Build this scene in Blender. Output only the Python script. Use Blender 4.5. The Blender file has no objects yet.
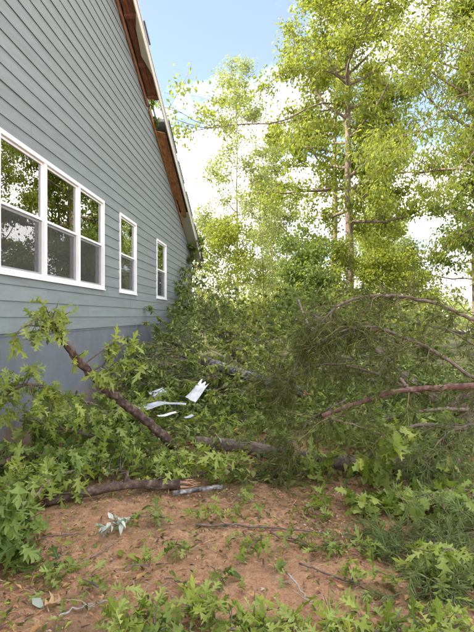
import bpy, bmesh, math, random
import numpy as np
from mathutils import Vector, Matrix

rng = np.random.default_rng(7)
random.seed(7)
S = bpy.context.scene
COL = S.collection
rad = math.radians

# ------------------------------------------------------------------ camera
EYE = 1.55
YAW = rad(3.61)
F = 475.0                     # focal length in pixels of a 474 x 632 picture
cam = bpy.data.cameras.new('camera')
cam.sensor_fit = 'VERTICAL'
cam.sensor_height = 24.0
cam.lens = 24.0 * F / 632.0
cam.clip_end = 3000
cam.clip_start = 0.05
camo = bpy.data.objects.new('camera', cam)
camo.location = (0, 0, EYE)
camo.rotation_euler = (rad(90), 0, YAW)
COL.objects.link(camo)
S.camera = camo
FWD = np.array([-math.sin(YAW), math.cos(YAW), 0.0])
RGT = np.array([math.cos(YAW), math.sin(YAW), 0.0])

# ------------------------------------------------------------------ world + sun
SUN_EL = rad(42)
CLOUD = 16.7
sd = np.array([-0.95, -0.3]); sd /= np.linalg.norm(sd)
SUN = Vector((sd[0]*math.cos(SUN_EL), sd[1]*math.cos(SUN_EL), math.sin(SUN_EL)))
w = bpy.data.worlds.new('World'); S.world = w; w.use_nodes = True
nt = w.node_tree; N = nt.nodes; L = nt.links
bg = N['Background']
sky = N.new('ShaderNodeTexSky'); sky.sky_type = 'NISHITA'; sky.sun_disc = False
sky.sun_elevation = SUN_EL; sky.sun_rotation = math.atan2(sd[0], sd[1])
sky.air_density = 1.0; sky.dust_density = 0.6; sky.ozone_density = 4.5
tc = N.new('ShaderNodeTexCoord')
mp = N.new('ShaderNodeMapping'); mp.inputs['Scale'].default_value = (1, 1, 2.2)
mp.inputs['Location'].default_value = (7.7, 10.5, 3.1)
ns = N.new('ShaderNodeTexNoise'); ns.inputs['Scale'].default_value = 2.0; ns.inputs['Detail'].default_value = 9
ns.inputs['Roughness'].default_value = 0.55
sz = N.new('ShaderNodeSeparateXYZ'); lowc = N.new('ShaderNodeMapRange')      # a cloud bank lies low all round the horizon
lowc.inputs['From Min'].default_value = 0.1; lowc.inputs['From Max'].default_value = 0.34
lowc.inputs['To Min'].default_value = 0.13; lowc.inputs['To Max'].default_value = 0.06
addn = N.new('ShaderNodeMath'); addn.operation = 'ADD'
cr = N.new('ShaderNodeValToRGB')
cr.color_ramp.elements[0].position = 0.48; cr.color_ramp.elements[1].position = 0.68; cr.color_ramp.elements[0].color = (0.045, 0.045, 0.045, 1)
cloud = N.new('ShaderNodeMixRGB'); cloud.inputs['Color2'].default_value = (CLOUD, CLOUD, CLOUD*1.03, 1)
L.new(tc.outputs['Generated'], mp.inputs['Vector']); L.new(mp.outputs['Vector'], ns.inputs['Vector'])
L.new(tc.outputs['Generated'], sz.inputs[0]); L.new(sz.outputs['Z'], lowc.inputs['Value'])
L.new(ns.outputs['Fac'], addn.inputs[0]); L.new(lowc.outputs['Result'], addn.inputs[1])
L.new(addn.outputs[0], cr.inputs['Fac']); L.new(cr.outputs['Color'], cloud.inputs['Fac'])
L.new(sky.outputs['Color'], cloud.inputs['Color1']); L.new(cloud.outputs['Color'], bg.inputs['Color'])
bg.inputs['Strength'].default_value = 0.054
sl = bpy.data.lights.new('sun', 'SUN'); sl.energy = 2.0; sl.angle = rad(0.55); sl.color = (1.0, 0.93, 0.8)
slo = bpy.data.objects.new('sun', sl); slo.rotation_euler = SUN.to_track_quat('Z', 'Y').to_euler()
slo.location = (-20, 12, 25); COL.objects.link(slo)
S.view_settings.view_transform = 'Standard'; S.view_settings.look = 'None'
S.view_settings.gamma = 1.0; S.view_settings.use_curve_mapping = False
S.view_settings.exposure = 2.7
S.view_settings.use_white_balance = True       # camera balanced for open shade
S.view_settings.white_balance_temperature = 6800; S.view_settings.white_balance_tint = 12
S.cycles.max_bounces = 6; S.cycles.diffuse_bounces = 2; S.cycles.transparent_max_bounces = 8
S.cycles.transmission_bounces = 4; S.cycles.glossy_bounces = 3
S.cycles.use_denoising = True
S.cycles.sample_clamp_indirect = 6

# ------------------------------------------------------------------ helpers
def P(px, py, D):
    """point at camera depth D behind pixel (px, py) of the 474x632 photograph"""
    return np.array([0, 0, EYE]) + D*(FWD + RGT*((px-237)/F) + np.array([0, 0, 1.0])*((316-py)/F))

def G(px, py, z=0.0):
    return P(px, py, F*(EYE-z)/(py-316))

def unit(v):
    v = np.asarray(v, float)
    return v/np.maximum(np.linalg.norm(v, axis=-1, keepdims=True), 1e-9)

def tag(o, label=None, cat=None, group=None, kind=None):
    if label: o['label'] = label
    if cat: o['category'] = cat
    if group: o['group'] = group
    if kind: o['kind'] = kind
    return o

def thing(name, loc, label, cat, group=None):
    o = bpy.data.objects.new(name, None)
    o.empty_display_size = 0.1
    o.location = tuple(float(a) for a in loc)
    COL.objects.link(o)
    return tag(o, label, cat, group)

def obj(name, me, parent=None):
    o = bpy.data.objects.new(name, me)
    COL.objects.link(o)
    if parent is not None:
        o.parent = parent
    return o

def wloc(o):
    p = np.zeros(3)
    while o is not None:
        p += np.array(o.location); o = o.parent
    return p

def tri_mesh(name, V, T, mat=None, smooth=False, rib=None):
    """mesh from (n,3) vertices and (m,k) faces, k = 3 or 4"""
    V = np.ascontiguousarray(V, dtype=np.float32); T = np.ascontiguousarray(T, dtype=np.int32)
    k = T.shape[1]
    me = bpy.data.meshes.new(name)
    me.vertices.add(len(V)); me.vertices.foreach_set('co', V.ravel())
    me.loops.add(T.size); me.loops.foreach_set('vertex_index', T.ravel())
    me.polygons.add(len(T))
    me.polygons.foreach_set('loop_start', np.arange(0, T.size, k, dtype=np.int32))
    me.polygons.foreach_set('use_smooth', np.full(len(T), bool(smooth)))
    if rib is not None:
        a = me.attributes.new('rib', 'FLOAT', 'POINT'); a.data.foreach_set('value', np.asarray(rib, np.float32))
    me.update(calc_edges=True)
    if mat: me.materials.append(mat)
    return me

def poly_mesh(name, V, Fc, mat=None):
    me = bpy.data.meshes.new(name)
    me.from_pydata([tuple(map(float, v)) for v in V], [], [tuple(f) for f in Fc])
    me.update()
    if mat: me.materials.append(mat)
    return me

def wmesh(name, V, T, mat, parent, smooth=False, quad=False, rib=None):
    """V in world coordinates; shifted into the parent's frame"""
    off = wloc(parent) if parent is not None else np.zeros(3)
    return obj(name, tri_mesh(name, np.asarray(V)-off, T, mat, smooth, rib), parent)

def box_arrays(x0, x1, y0, y1, z0, z1):
    V = [(x, y, z) for x in (x0, x1) for y in (y0, y1) for z in (z0, z1)]
    Q = [(0, 1, 3, 2), (4, 6, 7, 5), (0, 4, 5, 1), (2, 3, 7, 6), (0, 2, 6, 4), (1, 5, 7, 3)]
    return np.array(V, float), np.array(Q)

def join(parts):
    Vs, Ts, o = [], [], 0
    for V, T in parts:
        Vs.append(np.asarray(V, float)); Ts.append(np.asarray(T)+o); o += len(V)
    return np.concatenate(Vs), np.concatenate(Ts)

def box(name, x0, x1, y0, y1, z0, z1, mat, parent, bevel=0.0):
    V, Q = box_arrays(x0, x1, y0, y1, z0, z1)
    o = wmesh(name, V, Q, mat, parent)
    if bevel:
        m = o.modifiers.new('bevel', 'BEVEL'); m.width = bevel; m.segments = 2
    return o

def smooth_path(pts, n):
    """Catmull-Rom resample to n points"""
    pts = np.asarray(pts, float)
    if len(pts) < 3:
        t = np.linspace(0, 1, n)[:, None]
        return pts[0]*(1-t)+pts[-1]*t
    p = np.vstack([2*pts[0]-pts[1], pts, 2*pts[-1]-pts[-2]])
    m = len(pts)-1
    out = []
    for s in np.linspace(0, m, n):
        i = min(int(s), m-1); t = s-i
        a, b, c, d = p[i], p[i+1], p[i+2], p[i+3]
        out.append(0.5*((2*b)+(c-a)*t+(2*a-5*b+4*c-d)*t*t+(3*b-a-3*c+d)*t**3))
    return np.array(out)

def tube(path, radii, sides=6, rough=0.0, cap=True):
    path = np.asarray(path, float); n = len(path)
    radii = np.broadcast_to(np.asarray(radii, float), (n,))
    tg = unit(np.gradient(path, axis=0))
    ref = np.array([0.0, 0, 1]) if abs(tg[0][2]) < 0.9 else np.array([1.0, 0, 0])
    a = np.arange(sides)*2*math.pi/sides
    V = []
    ridge = rng.normal(0, 1, sides)
    u = unit(np.cross(tg[0], ref))
    for i in range(n):
        u = unit(u-tg[i]*np.dot(u, tg[i])); v = np.cross(tg[i], u)
        rr = radii[i]*np.ones(sides)
        if rough:
            ridge = 0.95*ridge+0.312*rng.normal(0, 1, sides)
            rr = rr*(1+0.8*rough*ridge+rng.normal(0, 0.35*rough, sides))
        V.append(path[i]+(np.cos(a)*rr)[:, None]*u+(np.sin(a)*rr)[:, None]*v)
    V = np.concatenate(V)
    Q = []
    for i in range(n-1):
        for k in range(sides):
            k2 = (k+1) % sides
            Q.append((i*sides+k, i*sides+k2, (i+1)*sides+k2, (i+1)*sides+k))
    Q = np.array(Q)
    if cap:
        c0 = len(V); V = np.vstack([V, path[0], path[-1]])
        ex = []
        for k in range(sides):
            k2 = (k+1) % sides
            ex.append((c0, k2, k, k)); ex.append((c0+1, (n-1)*sides+k, (n-1)*sides+k2, (n-1)*sides+k2))
        T = np.vstack([Q[:, [0, 1, 2]], Q[:, [0, 2, 3]], np.array(ex)[:, :3]])
    else:
        T = np.vstack([Q[:, [0, 1, 2]], Q[:, [0, 2, 3]]])
    return V, T

def wander(p, d, Ln, n, amp, up=0.0):
    pts = [np.asarray(p, float)]; d = unit(d); st = Ln/(n-1)
    for i in range(n-1):
        d = unit(d+rng.normal(0, amp, 3)+np.array([0, 0, up]))
        pts.append(pts[-1]+d*st)
    return np.array(pts)

# ------------------------------------------------------------------ materials
def mat_new(name):
    m = bpy.data.materials.new(name); m.use_nodes = True
    n = m.node_tree.nodes; l = m.node_tree.links
    return m, n, l, n['Principled BSDF']

def ramp(n, stops):
    r = n.new('ShaderNodeValToRGB')
    e = r.color_ramp.elements
    while len(e) < len(stops): e.new(0.5)
    for k, (p, c) in enumerate(stops):
        e[k].position = p; e[k].color = (*c, 1)
    return r

def noise(n, l, scale, detail=5, rough=0.6, coord='Object', stretch=None):
    t = n.new('ShaderNodeTexCoord'); x = n.new('ShaderNodeTexNoise')
    x.inputs['Scale'].default_value = scale; x.inputs['Detail'].default_value = detail
    x.inputs['Roughness'].default_value = rough
    if stretch:
        m = n.new('ShaderNodeMapping'); m.inputs['Scale'].default_value = stretch
        l.new(t.outputs[coord], m.inputs['Vector']); l.new(m.outputs['Vector'], x.inputs['Vector'])
    else:
        l.new(t.outputs[coord], x.inputs['Vector'])
    return x

def noisy_mat(name, stops, scale, rough=0.8, bump=0.3, bscale=None, stretch=None, dist=0.01, spec=0.3, coord='Object', rnd=0.0):
    m, n, l, b = mat_new(name)
    x = noise(n, l, scale, 6, 0.65, coord, stretch)
    r = ramp(n, stops); l.new(x.outputs['Fac'], r.inputs['Fac'])
    out = r.outputs['Color']
    if rnd:
        oi = n.new('ShaderNodeObjectInfo'); hs = n.new('ShaderNodeHueSaturation')
        mr = n.new('ShaderNodeMapRange'); mr.inputs['To Min'].default_value = 1-rnd; mr.inputs['To Max'].default_value = 1+rnd
        l.new(oi.outputs['Random'], mr.inputs['Value']); l.new(mr.outputs['Result'], hs.inputs['Value'])
        l.new(out, hs.inputs['Color']); out = hs.outputs['Color']
    l.new(out, b.inputs['Base Color'])
    b.inputs['Roughness'].default_value = rough; b.inputs['Specular IOR Level'].default_value = spec
    if bump:
        y = noise(n, l, bscale or scale*3, 6, 0.7, coord, stretch)
        bp = n.new('ShaderNodeBump'); bp.inputs['Strength'].default_value = bump; bp.inputs['Distance'].default_value = dist
        l.new(y.outputs['Fac'], bp.inputs['Height']); l.new(bp.outputs['Normal'], b.inputs['Normal'])
    return m

def leaf_mat(name, stops, back, trans=0.35, tcol=(0.35, 0.5, 0.06), rough=0.45, spec=0.22):
    m, n, l, b = mat_new(name)
    oi = n.new('ShaderNodeObjectInfo'); ge = n.new('ShaderNodeNewGeometry')
    ad = n.new('ShaderNodeMath'); ad.operation = 'ADD'
    fr = n.new('ShaderNodeMath'); fr.operation = 'FRACT'
    l.new(oi.outputs['Random'], ad.inputs[0]); l.new(ge.outputs['Random Per Island'], ad.inputs[1])
    l.new(ad.outputs[0], fr.inputs[0])
    r = ramp(n, stops); l.new(fr.outputs[0], r.inputs['Fac'])
    at = n.new('ShaderNodeAttribute'); at.attribute_name = 'rib'
    rr = ramp(n, [(0.0, (1, 1, 1)), (0.16, (0, 0, 0))]); l.new(at.outputs['Fac'], rr.inputs['Fac'])
    mm = n.new('ShaderNodeMath'); mm.operation = 'MULTIPLY'; mm.inputs[1].default_value = 0.35
    l.new(rr.outputs['Color'], mm.inputs[0])
    mx = n.new('ShaderNodeMixRGB'); mx.inputs['Color2'].default_value = (0.3, 0.36, 0.14, 1)
    l.new(mm.outputs[0], mx.inputs['Fac']); l.new(r.outputs['Color'], mx.inputs['Color1'])
    bk = n.new('ShaderNodeMixRGB'); bk.inputs['Color2'].default_value = (*back, 1)
    bf = n.new('ShaderNodeMath'); bf.operation = 'MULTIPLY'; bf.inputs[1].default_value = 0.75
    l.new(ge.outputs['Backfacing'], bf.inputs[0]); l.new(bf.outputs[0], bk.inputs['Fac'])
    l.new(mx.outputs['Color'], bk.inputs['Color1'])
    l.new(bk.outputs['Color'], b.inputs['Base Color'])
    b.inputs['Roughness'].default_value = rough; b.inputs['Specular IOR Level'].default_value = spec
    tr = n.new('ShaderNodeBsdfTranslucent')
    tm = n.new('ShaderNodeMixRGB'); tm.inputs['Fac'].default_value = 0.6; tm.inputs['Color2'].default_value = (*tcol, 1)
    l.new(bk.outputs['Color'], tm.inputs['Color1']); l.new(tm.outputs['Color'], tr.inputs['Color'])
    ms = n.new('ShaderNodeMixShader'); ms.inputs['Fac'].default_value = trans
    l.new(b.outputs['BSDF'], ms.inputs[1]); l.new(tr.outputs['BSDF'], ms.inputs[2])
    l.new(ms.outputs['Shader'], n['Material Output'].inputs['Surface'])
    return m

M = {}
M['oak'] = leaf_mat('oak_leaf', [(0, (0.025, 0.05, 0.007)), (0.45, (0.08, 0.125, 0.014)), (0.78, (0.19, 0.25, 0.028)), (1, (0.35, 0.39, 0.06))], (0.27, 0.34, 0.09), 0.36)  # wide dark-to-light spread paints shaded gaps and lit leaf tops at random
M['oak_light'] = leaf_mat('light_oak_leaf', [(0, (0.07, 0.115, 0.012)), (0.45, (0.18, 0.24, 0.024)), (1, (0.39, 0.43, 0.065))], (0.33, 0.39, 0.11), 0.4)
M['oak_deep'] = leaf_mat('deep_oak_leaf', [(0, (0.03, 0.06, 0.011)), (0.5, (0.065, 0.11, 0.018)), (1, (0.17, 0.23, 0.036))], (0.2, 0.27, 0.07), 0.3)
M['silver'] = leaf_mat('silver_leaf', [(0, (0.3, 0.34, 0.28)), (1, (0.48, 0.52, 0.45))], (0.17, 0.23, 0.1), 0.15)
M['dead'] = leaf_mat('dead_leaf', [(0, (0.32, 0.16, 0.06)), (1, (0.5, 0.3, 0.12))], (0.4, 0.28, 0.15), 0.2, (0.5, 0.3, 0.1))
M['brush'] = leaf_mat('brush_leaf', [(0, (0.035, 0.052, 0.013)), (0.4, (0.078, 0.11, 0.025)), (0.8, (0.19, 0.23, 0.05)), (1, (0.33, 0.36, 0.1))], (0.24, 0.28, 0.11), 0.25, spec=0.15)
M['brush_light'] = leaf_mat('highlight_brush_leaf', [(0, (0.05, 0.08, 0.012)), (0.4, (0.14, 0.18, 0.024)), (0.8, (0.27, 0.3, 0.04)), (1, (0.42, 0.44, 0.08))], (0.28, 0.32, 0.13), 0.35, spec=0.2)  # lighter copy of the brush leaf, painting highlights into some crowns
M['tree'] = leaf_mat('tree_leaf', [(0, (0.06, 0.09, 0.01)), (0.5, (0.13, 0.165, 0.017)), (1, (0.27, 0.29, 0.033))], (0.15, 0.21, 0.06), 0.5, (0.48, 0.53, 0.035))
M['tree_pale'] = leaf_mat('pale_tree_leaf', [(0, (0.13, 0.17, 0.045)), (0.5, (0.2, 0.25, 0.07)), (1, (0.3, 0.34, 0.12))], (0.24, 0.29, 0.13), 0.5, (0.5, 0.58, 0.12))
M['tree_dark'] = leaf_mat('dark_tree_leaf', [(0, (0.035, 0.065, 0.015)), (0.5, (0.07, 0.11, 0.022)), (1, (0.15, 0.19, 0.04))], (0.13, 0.18, 0.06), 0.4, (0.36, 0.46, 0.05))
M['needle'] = leaf_mat('evergreen_needle', [(0, (0.04, 0.06, 0.014)), (0.5, (0.085, 0.115, 0.025)), (1, (0.2, 0.23, 0.055))], (0.08, 0.1, 0.028), 0.15, (0.2, 0.25, 0.05), spec=0.1)
M['needle_light'] = leaf_mat('fresh_needle', [(0, (0.08, 0.12, 0.035)), (0.5, (0.13, 0.18, 0.055)), (1, (0.22, 0.27, 0.1))], (0.15, 0.2, 0.07), 0.2, (0.3, 0.38, 0.08), spec=0.12)
M['bark'] = noisy_mat('oak_bark', [(0.3, (0.06, 0.045, 0.036)), (0.5, (0.15, 0.115, 0.09)), (0.7, (0.28, 0.23, 0.19))], 14, 0.9, 0.9, 40, None, 0.012)
M['bark_dark'] = noisy_mat('dark_bark', [(0.3, (0.03, 0.02, 0.016)), (0.52, (0.095, 0.062, 0.048)), (0.72, (0.26, 0.19, 0.155))], 16, 0.9, 0.9, 45, None, 0.01)
M['bark_red'] = noisy_mat('red_bark', [(0.3, (0.05, 0.024, 0.02)), (0.5, (0.11, 0.055, 0.044)), (0.7, (0.27, 0.17, 0.145))], 18, 0.85, 0.6, 50, None, 0.006)
M['lichen'] = noisy_mat('lichen_bark', [(0.4, (0.06, 0.05, 0.042)), (0.53, (0.17, 0.16, 0.145)), (0.66, (0.38, 0.39, 0.36))], 22, 0.9, 0.7, 50, None, 0.008)
M['trunk'] = noisy_mat('trunk_bark', [(0.3, (0.075, 0.055, 0.04)), (0.5, (0.17, 0.13, 0.095)), (0.7, (0.3, 0.25, 0.19))], 5, 0.9, 0.8, 16, (1, 1, 0.3), 0.03)
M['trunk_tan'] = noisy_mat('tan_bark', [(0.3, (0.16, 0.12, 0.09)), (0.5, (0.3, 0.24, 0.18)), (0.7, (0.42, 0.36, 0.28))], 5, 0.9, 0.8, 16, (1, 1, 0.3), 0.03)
M['splinter'] = noisy_mat('fresh_broken_wood', [(0.3, (0.2, 0.09, 0.045)), (0.55, (0.36, 0.2, 0.11)), (0.75, (0.55, 0.38, 0.25))], 25, 0.8, 0.5, 60, None, 0.006)
M['twig'] = noisy_mat('twig_bark', [(0.3, (0.07, 0.05, 0.04)), (0.6, (0.19, 0.145, 0.115))], 30, 0.9, 0.3)
M['twig_green'] = noisy_mat('green_twig_bark', [(0.3, (0.08, 0.075, 0.035)), (0.6, (0.18, 0.15, 0.075))], 30, 0.9, 0.3)
M['twig_grey'] = noisy_mat('grey_twig_bark', [(0.3, (0.18, 0.16, 0.14)), (0.6, (0.4, 0.37, 0.34))], 30, 0.9, 0.3)

# ------------------------------------------------------------------ leaf templates (length 1 along y)
def lobed_leaf(lobes, tip, curl, fold, twist=0.0, stem=0.16):
    """lobes: (tip_x, tip_y, sinus_x, sinus_y) from base to apex"""
    V, T, R = [], [], []
    def add(x, y, rib):
        V.append((x, y, 0)); R.append(rib); return len(V)-1
    sb = add(0, 0, 0); s1 = add(0.012, 0.0, 0); m = [add(0, stem, 0)]
    T.append((sb, s1, m[0]))
    ms = [stem]
    for lb in lobes:
        m.append(add(0, lb[3]-0.02, 0))
    ap = add(0, 1.0, 0.35)
    for sgn in (1, -1):
        prev = m[0]
        for i, (tx, ty, sx, sy) in enumerate(lobes):
            j = 1+0.12*math.sin(i*5.1+sgn*2+curl*9)
            a = add(sgn*tx*j, ty+0.03*sgn*math.sin(i*3+curl*7), 1)
            a0 = add(sgn*tx*j*0.55, ty-0.062-0.02*(i == 0), 1); a1 = add(sgn*tx*j*0.62, ty+0.018+0.015*j, 1)
            s = add(sgn*sx, sy, 1)
            seq = [(m[i], prev, a0), (m[i], a0, m[i+1]), (m[i+1], a0, a1), (a0, a, a1), (m[i+1], a1, s)]
            for t in seq:
                if len(set(t)) == 3: T.append(t if sgn < 0 else (t[0], t[2], t[1]))
            prev = s
        bx = add(sgn*tip[0], tip[1], 1)
        for t in ((m[-1], prev, bx), (m[-1], bx, ap)):
            T.append(t if sgn < 0 else (t[0], t[2], t[1]))
    V = np.array(V, float)
    V[4:, :2] += np.random.default_rng(int(abs(curl)*1000+fold*77)).normal(0, 0.016, (len(V)-4, 2))
    x, y = V[:, 0].copy(), V[:, 1].copy()
    V[:, 2] = -curl*y**2*0.55 + fold*np.abs(x) - 0.35*curl*np.abs(x)**1.5 + twist*x*y
    V[:, 1] = y*(1-0.12*abs(curl))
    return V, np.array(T), np.array(R)

OAKL = [(0.2, 0.30, 0.045, 0.36), (0.36, 0.58, 0.045, 0.56), (0.25, 0.84, 0.04, 0.76)]
BROAD = [(0.3, 0.28, 0.15, 0.40), (0.45, 0.55, 0.16, 0.6), (0.3, 0.82, 0.12, 0.8)]
OAKS = [lobed_leaf(OAKL, (0.09, 0.88), c, f, t) for c, f, t in
        ((0.35, 0.35, 0.3), (0.8, 0.2, -0.45), (1.2, 0.5, 0.4), (0.1, 0.45, -0.4), (1.6, 0.3, 0.2), (0.7, 0.8, -0.4), (2.1, 0.6, -0.5), (-0.4, 0.6, 0.5), (1.0, 1.1, 0.1))]
BROADS = [lobed_leaf(BROAD, (0.12, 0.9), c, f, t) for c, f, t in
          ((0.25, 0.2, 0.2), (0.7, 0.15, -0.25), (1.0, 0.3, 0.3), (-0.2, 0.3, -0.2), (1.5, 0.7, -0.3), (0.5, 0.9, 0.4))]

def plain_leaf(wd, curl, fold):
    V = np.array([(0, 0, 0), (-wd, 0.42, 0), (wd, 0.42, 0), (0, 0.5, 0), (-wd*.6, 0.75, 0), (wd*.6, 0.75, 0), (0, 1, 0)], float)
    V[:, 2] = -curl*V[:, 1]**2*0.5+fold*np.abs(V[:, 0])
    T = np.array([(0, 3, 1), (0, 2, 3), (1, 3, 4), (2, 5, 3), (3, 6, 4), (3, 5, 6)])
    return V, T, np.array([0, 1, 1, 0, 1, 1, 0.3])
PLAIN = [plain_leaf(0.22, c, f) for c, f in ((0.2, 0.3), (0.6, 0.2), (0.9, 0.4))]

def tiny_leaf(wd, curl, fold):
    V = np.array([(0, 0, 0), (-wd, 0.45, fold*wd), (wd, 0.5, fold*wd), (0, 1, -curl)], float)
    return V, np.array([(0, 2, 3), (0, 3, 1)]), np.array([.5, 1, 1, .5])
TINY = [tiny_leaf(0.34, 0.15, 0.5), tiny_leaf(0.28, 0.35, 0.2), tiny_leaf(0.4, 0.05, 0.35)]
SLIM = [tiny_leaf(0.17, 0.25, 0.4), tiny_leaf(0.14, 0.5, 0.3)]

def frames(fwd, nrm):
    f = unit(fwd); r = unit(np.cross(f, nrm)); n = np.cross(r, f)
    return r, f, n

def scatter(templates, pos, fwd, nrm, size):
    """instances of the templates as one big vertex / triangle array"""
    r, f, n = frames(fwd, nrm)
    ids = rng.integers(0, len(templates), len(pos))
    Vs, Ts, Rs, o = [], [], [], 0
    for k, (tv, tt, tr) in enumerate(templates):
        s = np.nonzero(ids == k)[0]
        if not len(s): continue
        v = (tv[None, :, 0, None]*r[s][:, None]+tv[None, :, 1, None]*f[s][:, None]+tv[None, :, 2, None]*n[s][:, None])
        v = pos[s][:, None]+v*size[s][:, None, None]
        t = tt[None]+(np.arange(len(s))*len(tv))[:, None, None]+o
        Vs.append(v.reshape(-1, 3)); Ts.append(t.reshape(-1, 3)); Rs.append(np.tile(tr, len(s)))
        o += len(s)*len(tv)
    return np.concatenate(Vs), np.concatenate(Ts), np.concatenate(Rs)

LEAFMESH = {}
def leaf_meshes(kind, templates, mat):
    k = (kind, mat)
    if k not in LEAFMESH:
        LEAFMESH[k] = [tri_mesh('leaf', t[0], t[1], M[mat], kind == 'plain', t[2]) for t in templates]
    return LEAFMESH[k]

def place_leaves(parent, kind, templates, mat, pos, fwd, nrm, size, name='leaf', limit=290):
    """the leaves nearest the camera as objects of their own, the rest joined into one part"""
    pos = np.asarray(pos)
    d = np.linalg.norm(pos-np.array([0, 0, EYE]), axis=1)
    order = np.argsort(d)
    own, rest = order[:limit], order[limit:]
    ms = leaf_meshes(kind, templates, mat)
    r, f, n = frames(fwd, nrm)
    base = wloc(parent)
    ids = rng.integers(0, len(ms), len(pos))
    for i in own:
        o = bpy.data.objects.new(name, ms[ids[i]])
        s = float(size[i])
        m = np.eye(4); m[:3, 0] = r[i]*s; m[:3, 1] = f[i]*s; m[:3, 2] = n[i]*s; m[:3, 3] = pos[i]-base
        COL.objects.link(o); o.parent = parent
        o.matrix_basis = Matrix(m.tolist())
    if len(rest):
        V, T, R = scatter(templates, pos[rest], fwd[rest], nrm[rest], size[rest])
        tag(wmesh('foliage', V, T, M[mat], parent, rib=R), kind='stuff')
    return len(own)

def cluster(tip, d, n, size, droop=0.5, spread=0.8):
    """n leaves radiating from the end of a twig"""
    d = unit(d)
    f = unit(d*0.55+rng.normal(0, spread, (n, 3))*np.array([1, 1, 0.6])+np.array([0, 0, -droop]))
    nm = unit(np.array([0, 0, 1.0])+rng.normal(0, 0.42, (n, 3))+f*0.1)
    nm[rng.uniform(0, 1, n) < 0.2] *= -1
    p = tip-d*rng.uniform(0, 0.55*size*1.5, (n, 1))+rng.normal(0, 0.012, (n, 3))
    s = size*rng.uniform(0.65, 1.2, n)
    return p, f, nm, s

def bough(name, label, cat, path, r0, r1, tips, leaf=0.15, mat='oak', kind='oak', group=None, droop=0.5,
          bark='twig', twig_r=0.006, sides=7, rough=0.06, limit=290, parent=None, per=None, floor=0.015, spread=0.8, npath=None):
    """a limb with twigs that each end in a spray of leaves. tips: (x, y, z, number of leaves)"""
    path = np.asarray(path, float)
    if parent is None:
        parent = thing(name, (path[0][0], path[0][1], max(0, path[0][2]-r0)), label, cat, group)
    n = npath or max(8, len(path)*5)
    pp = smooth_path(path, n)
    pp[1:-1] += rng.normal(0, r0*0.12, (n-2, 3))
    V, T = tube(pp, np.linspace(r0, r1, n), sides, rough)
    wmesh('branch', V, T, M[bark], parent, True)
    A = []
    for t in tips:
        tip = np.array(t[:3], float); k = int(t[3])
        tip[2] = max(tip[2], floor)
        dd = np.linalg.norm(pp-tip, axis=1)
        j = max(0, int(np.argmin(dd))-2) if n > 4 else 0
        st = pp[j]
        Ln = np.linalg.norm(tip-st)
        if Ln < 0.03:
            A.append(cluster(tip, rng.normal(0, 1, 3), k, leaf, droop, spread)); continue
        mid = (st+tip)/2+rng.normal(0, 0.09*Ln, 3)+np.array([0, 0, 0.10*Ln])
        tp = smooth_path([st, mid, tip], 8)
        tp[:, 2] = np.maximum(tp[:, 2], min(floor, 0.004))
        V, T = tube(tp, np.linspace(min(twig_r, 0.8*r0), 0.0022, 8), 4, 0, False)
        wmesh('twig', V, T, M['twig'], parent, True)
        d = tp[-1]-tp[-3]
        k1 = max(3, int(k*0.5)); A.append(cluster(tip, d, k1, leaf, droop, spread))
        left = k-k1
        while left > 0:
            q = min(left, 4); left -= q
            A.append(cluster(tp[rng.integers(3, 8)], d, q, leaf*0.95, droop, spread))
    if A:
        pos = np.concatenate([a[0] for a in A]); fw = np.concatenate([a[1] for a in A])
        nm = np.concatenate([a[2] for a in A]); sz = np.concatenate([a[3] for a in A])
        pos[:, 2] = np.maximum(pos[:, 2], floor)
        # leaves that would dive into the soil are turned flat
        low = pos[:, 2]+unit(fw)[:, 2]*sz < 0.0
        fw[low, 2] = np.abs(fw[low, 2])*0.15
        tpl = {'oak': OAKS, 'broad': BROADS, 'plain': PLAIN}[kind]
        if limit:
            place_leaves(parent, kind, tpl, mat, pos, fw, nm, sz, limit=limit)
        else:
            V, T, R = scatter(tpl, pos, fw, nm, sz)
            tag(wmesh('foliage', V, T, M[mat], parent, rib=R), kind='stuff')
    return parent

def tips_px(cx, cy, rx, ry, D0, D1, n, k):
    out = []
    for i in range(n):
        a = rng.uniform(0, 2*math.pi); q = math.sqrt(rng.uniform(0, 1))
        D = rng.uniform(D0, D1)
        out.append((*P(cx+rx*q*math.cos(a), cy+ry*q*math.sin(a), D), k))
    return out

def tips_ground(cx, cy, rx, ry, n, k, zmax=0.15):
    out = []
    for i in range(n):
        a = rng.uniform(0, 2*math.pi); q = math.sqrt(rng.uniform(0, 1))
        g = G(cx+rx*q*math.cos(a), cy+ry*q*math.sin(a), 0.03); g[2] = rng.uniform(0.03, zmax)
        out.append((*g, k))
    return out

# ------------------------------------------------------------------ ground
def vnoise(x, y, scale, seed):
    r = np.random.default_rng(seed); tab = r.uniform(-1, 1, (64, 64))
    u, v = x*scale, y*scale
    i, j = np.floor(u).astype(int), np.floor(v).astype(int)
    a, b = u-i, v-j; a = a*a*(3-2*a); b = b*b*(3-2*b)
    g = lambda p, q: tab[p % 64, q % 64]
    return (g(i, j)*(1-a)+g(i+1, j)*a)*(1-b)+(g(i, j+1)*(1-a)+g(i+1, j+1)*a)*b

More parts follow.
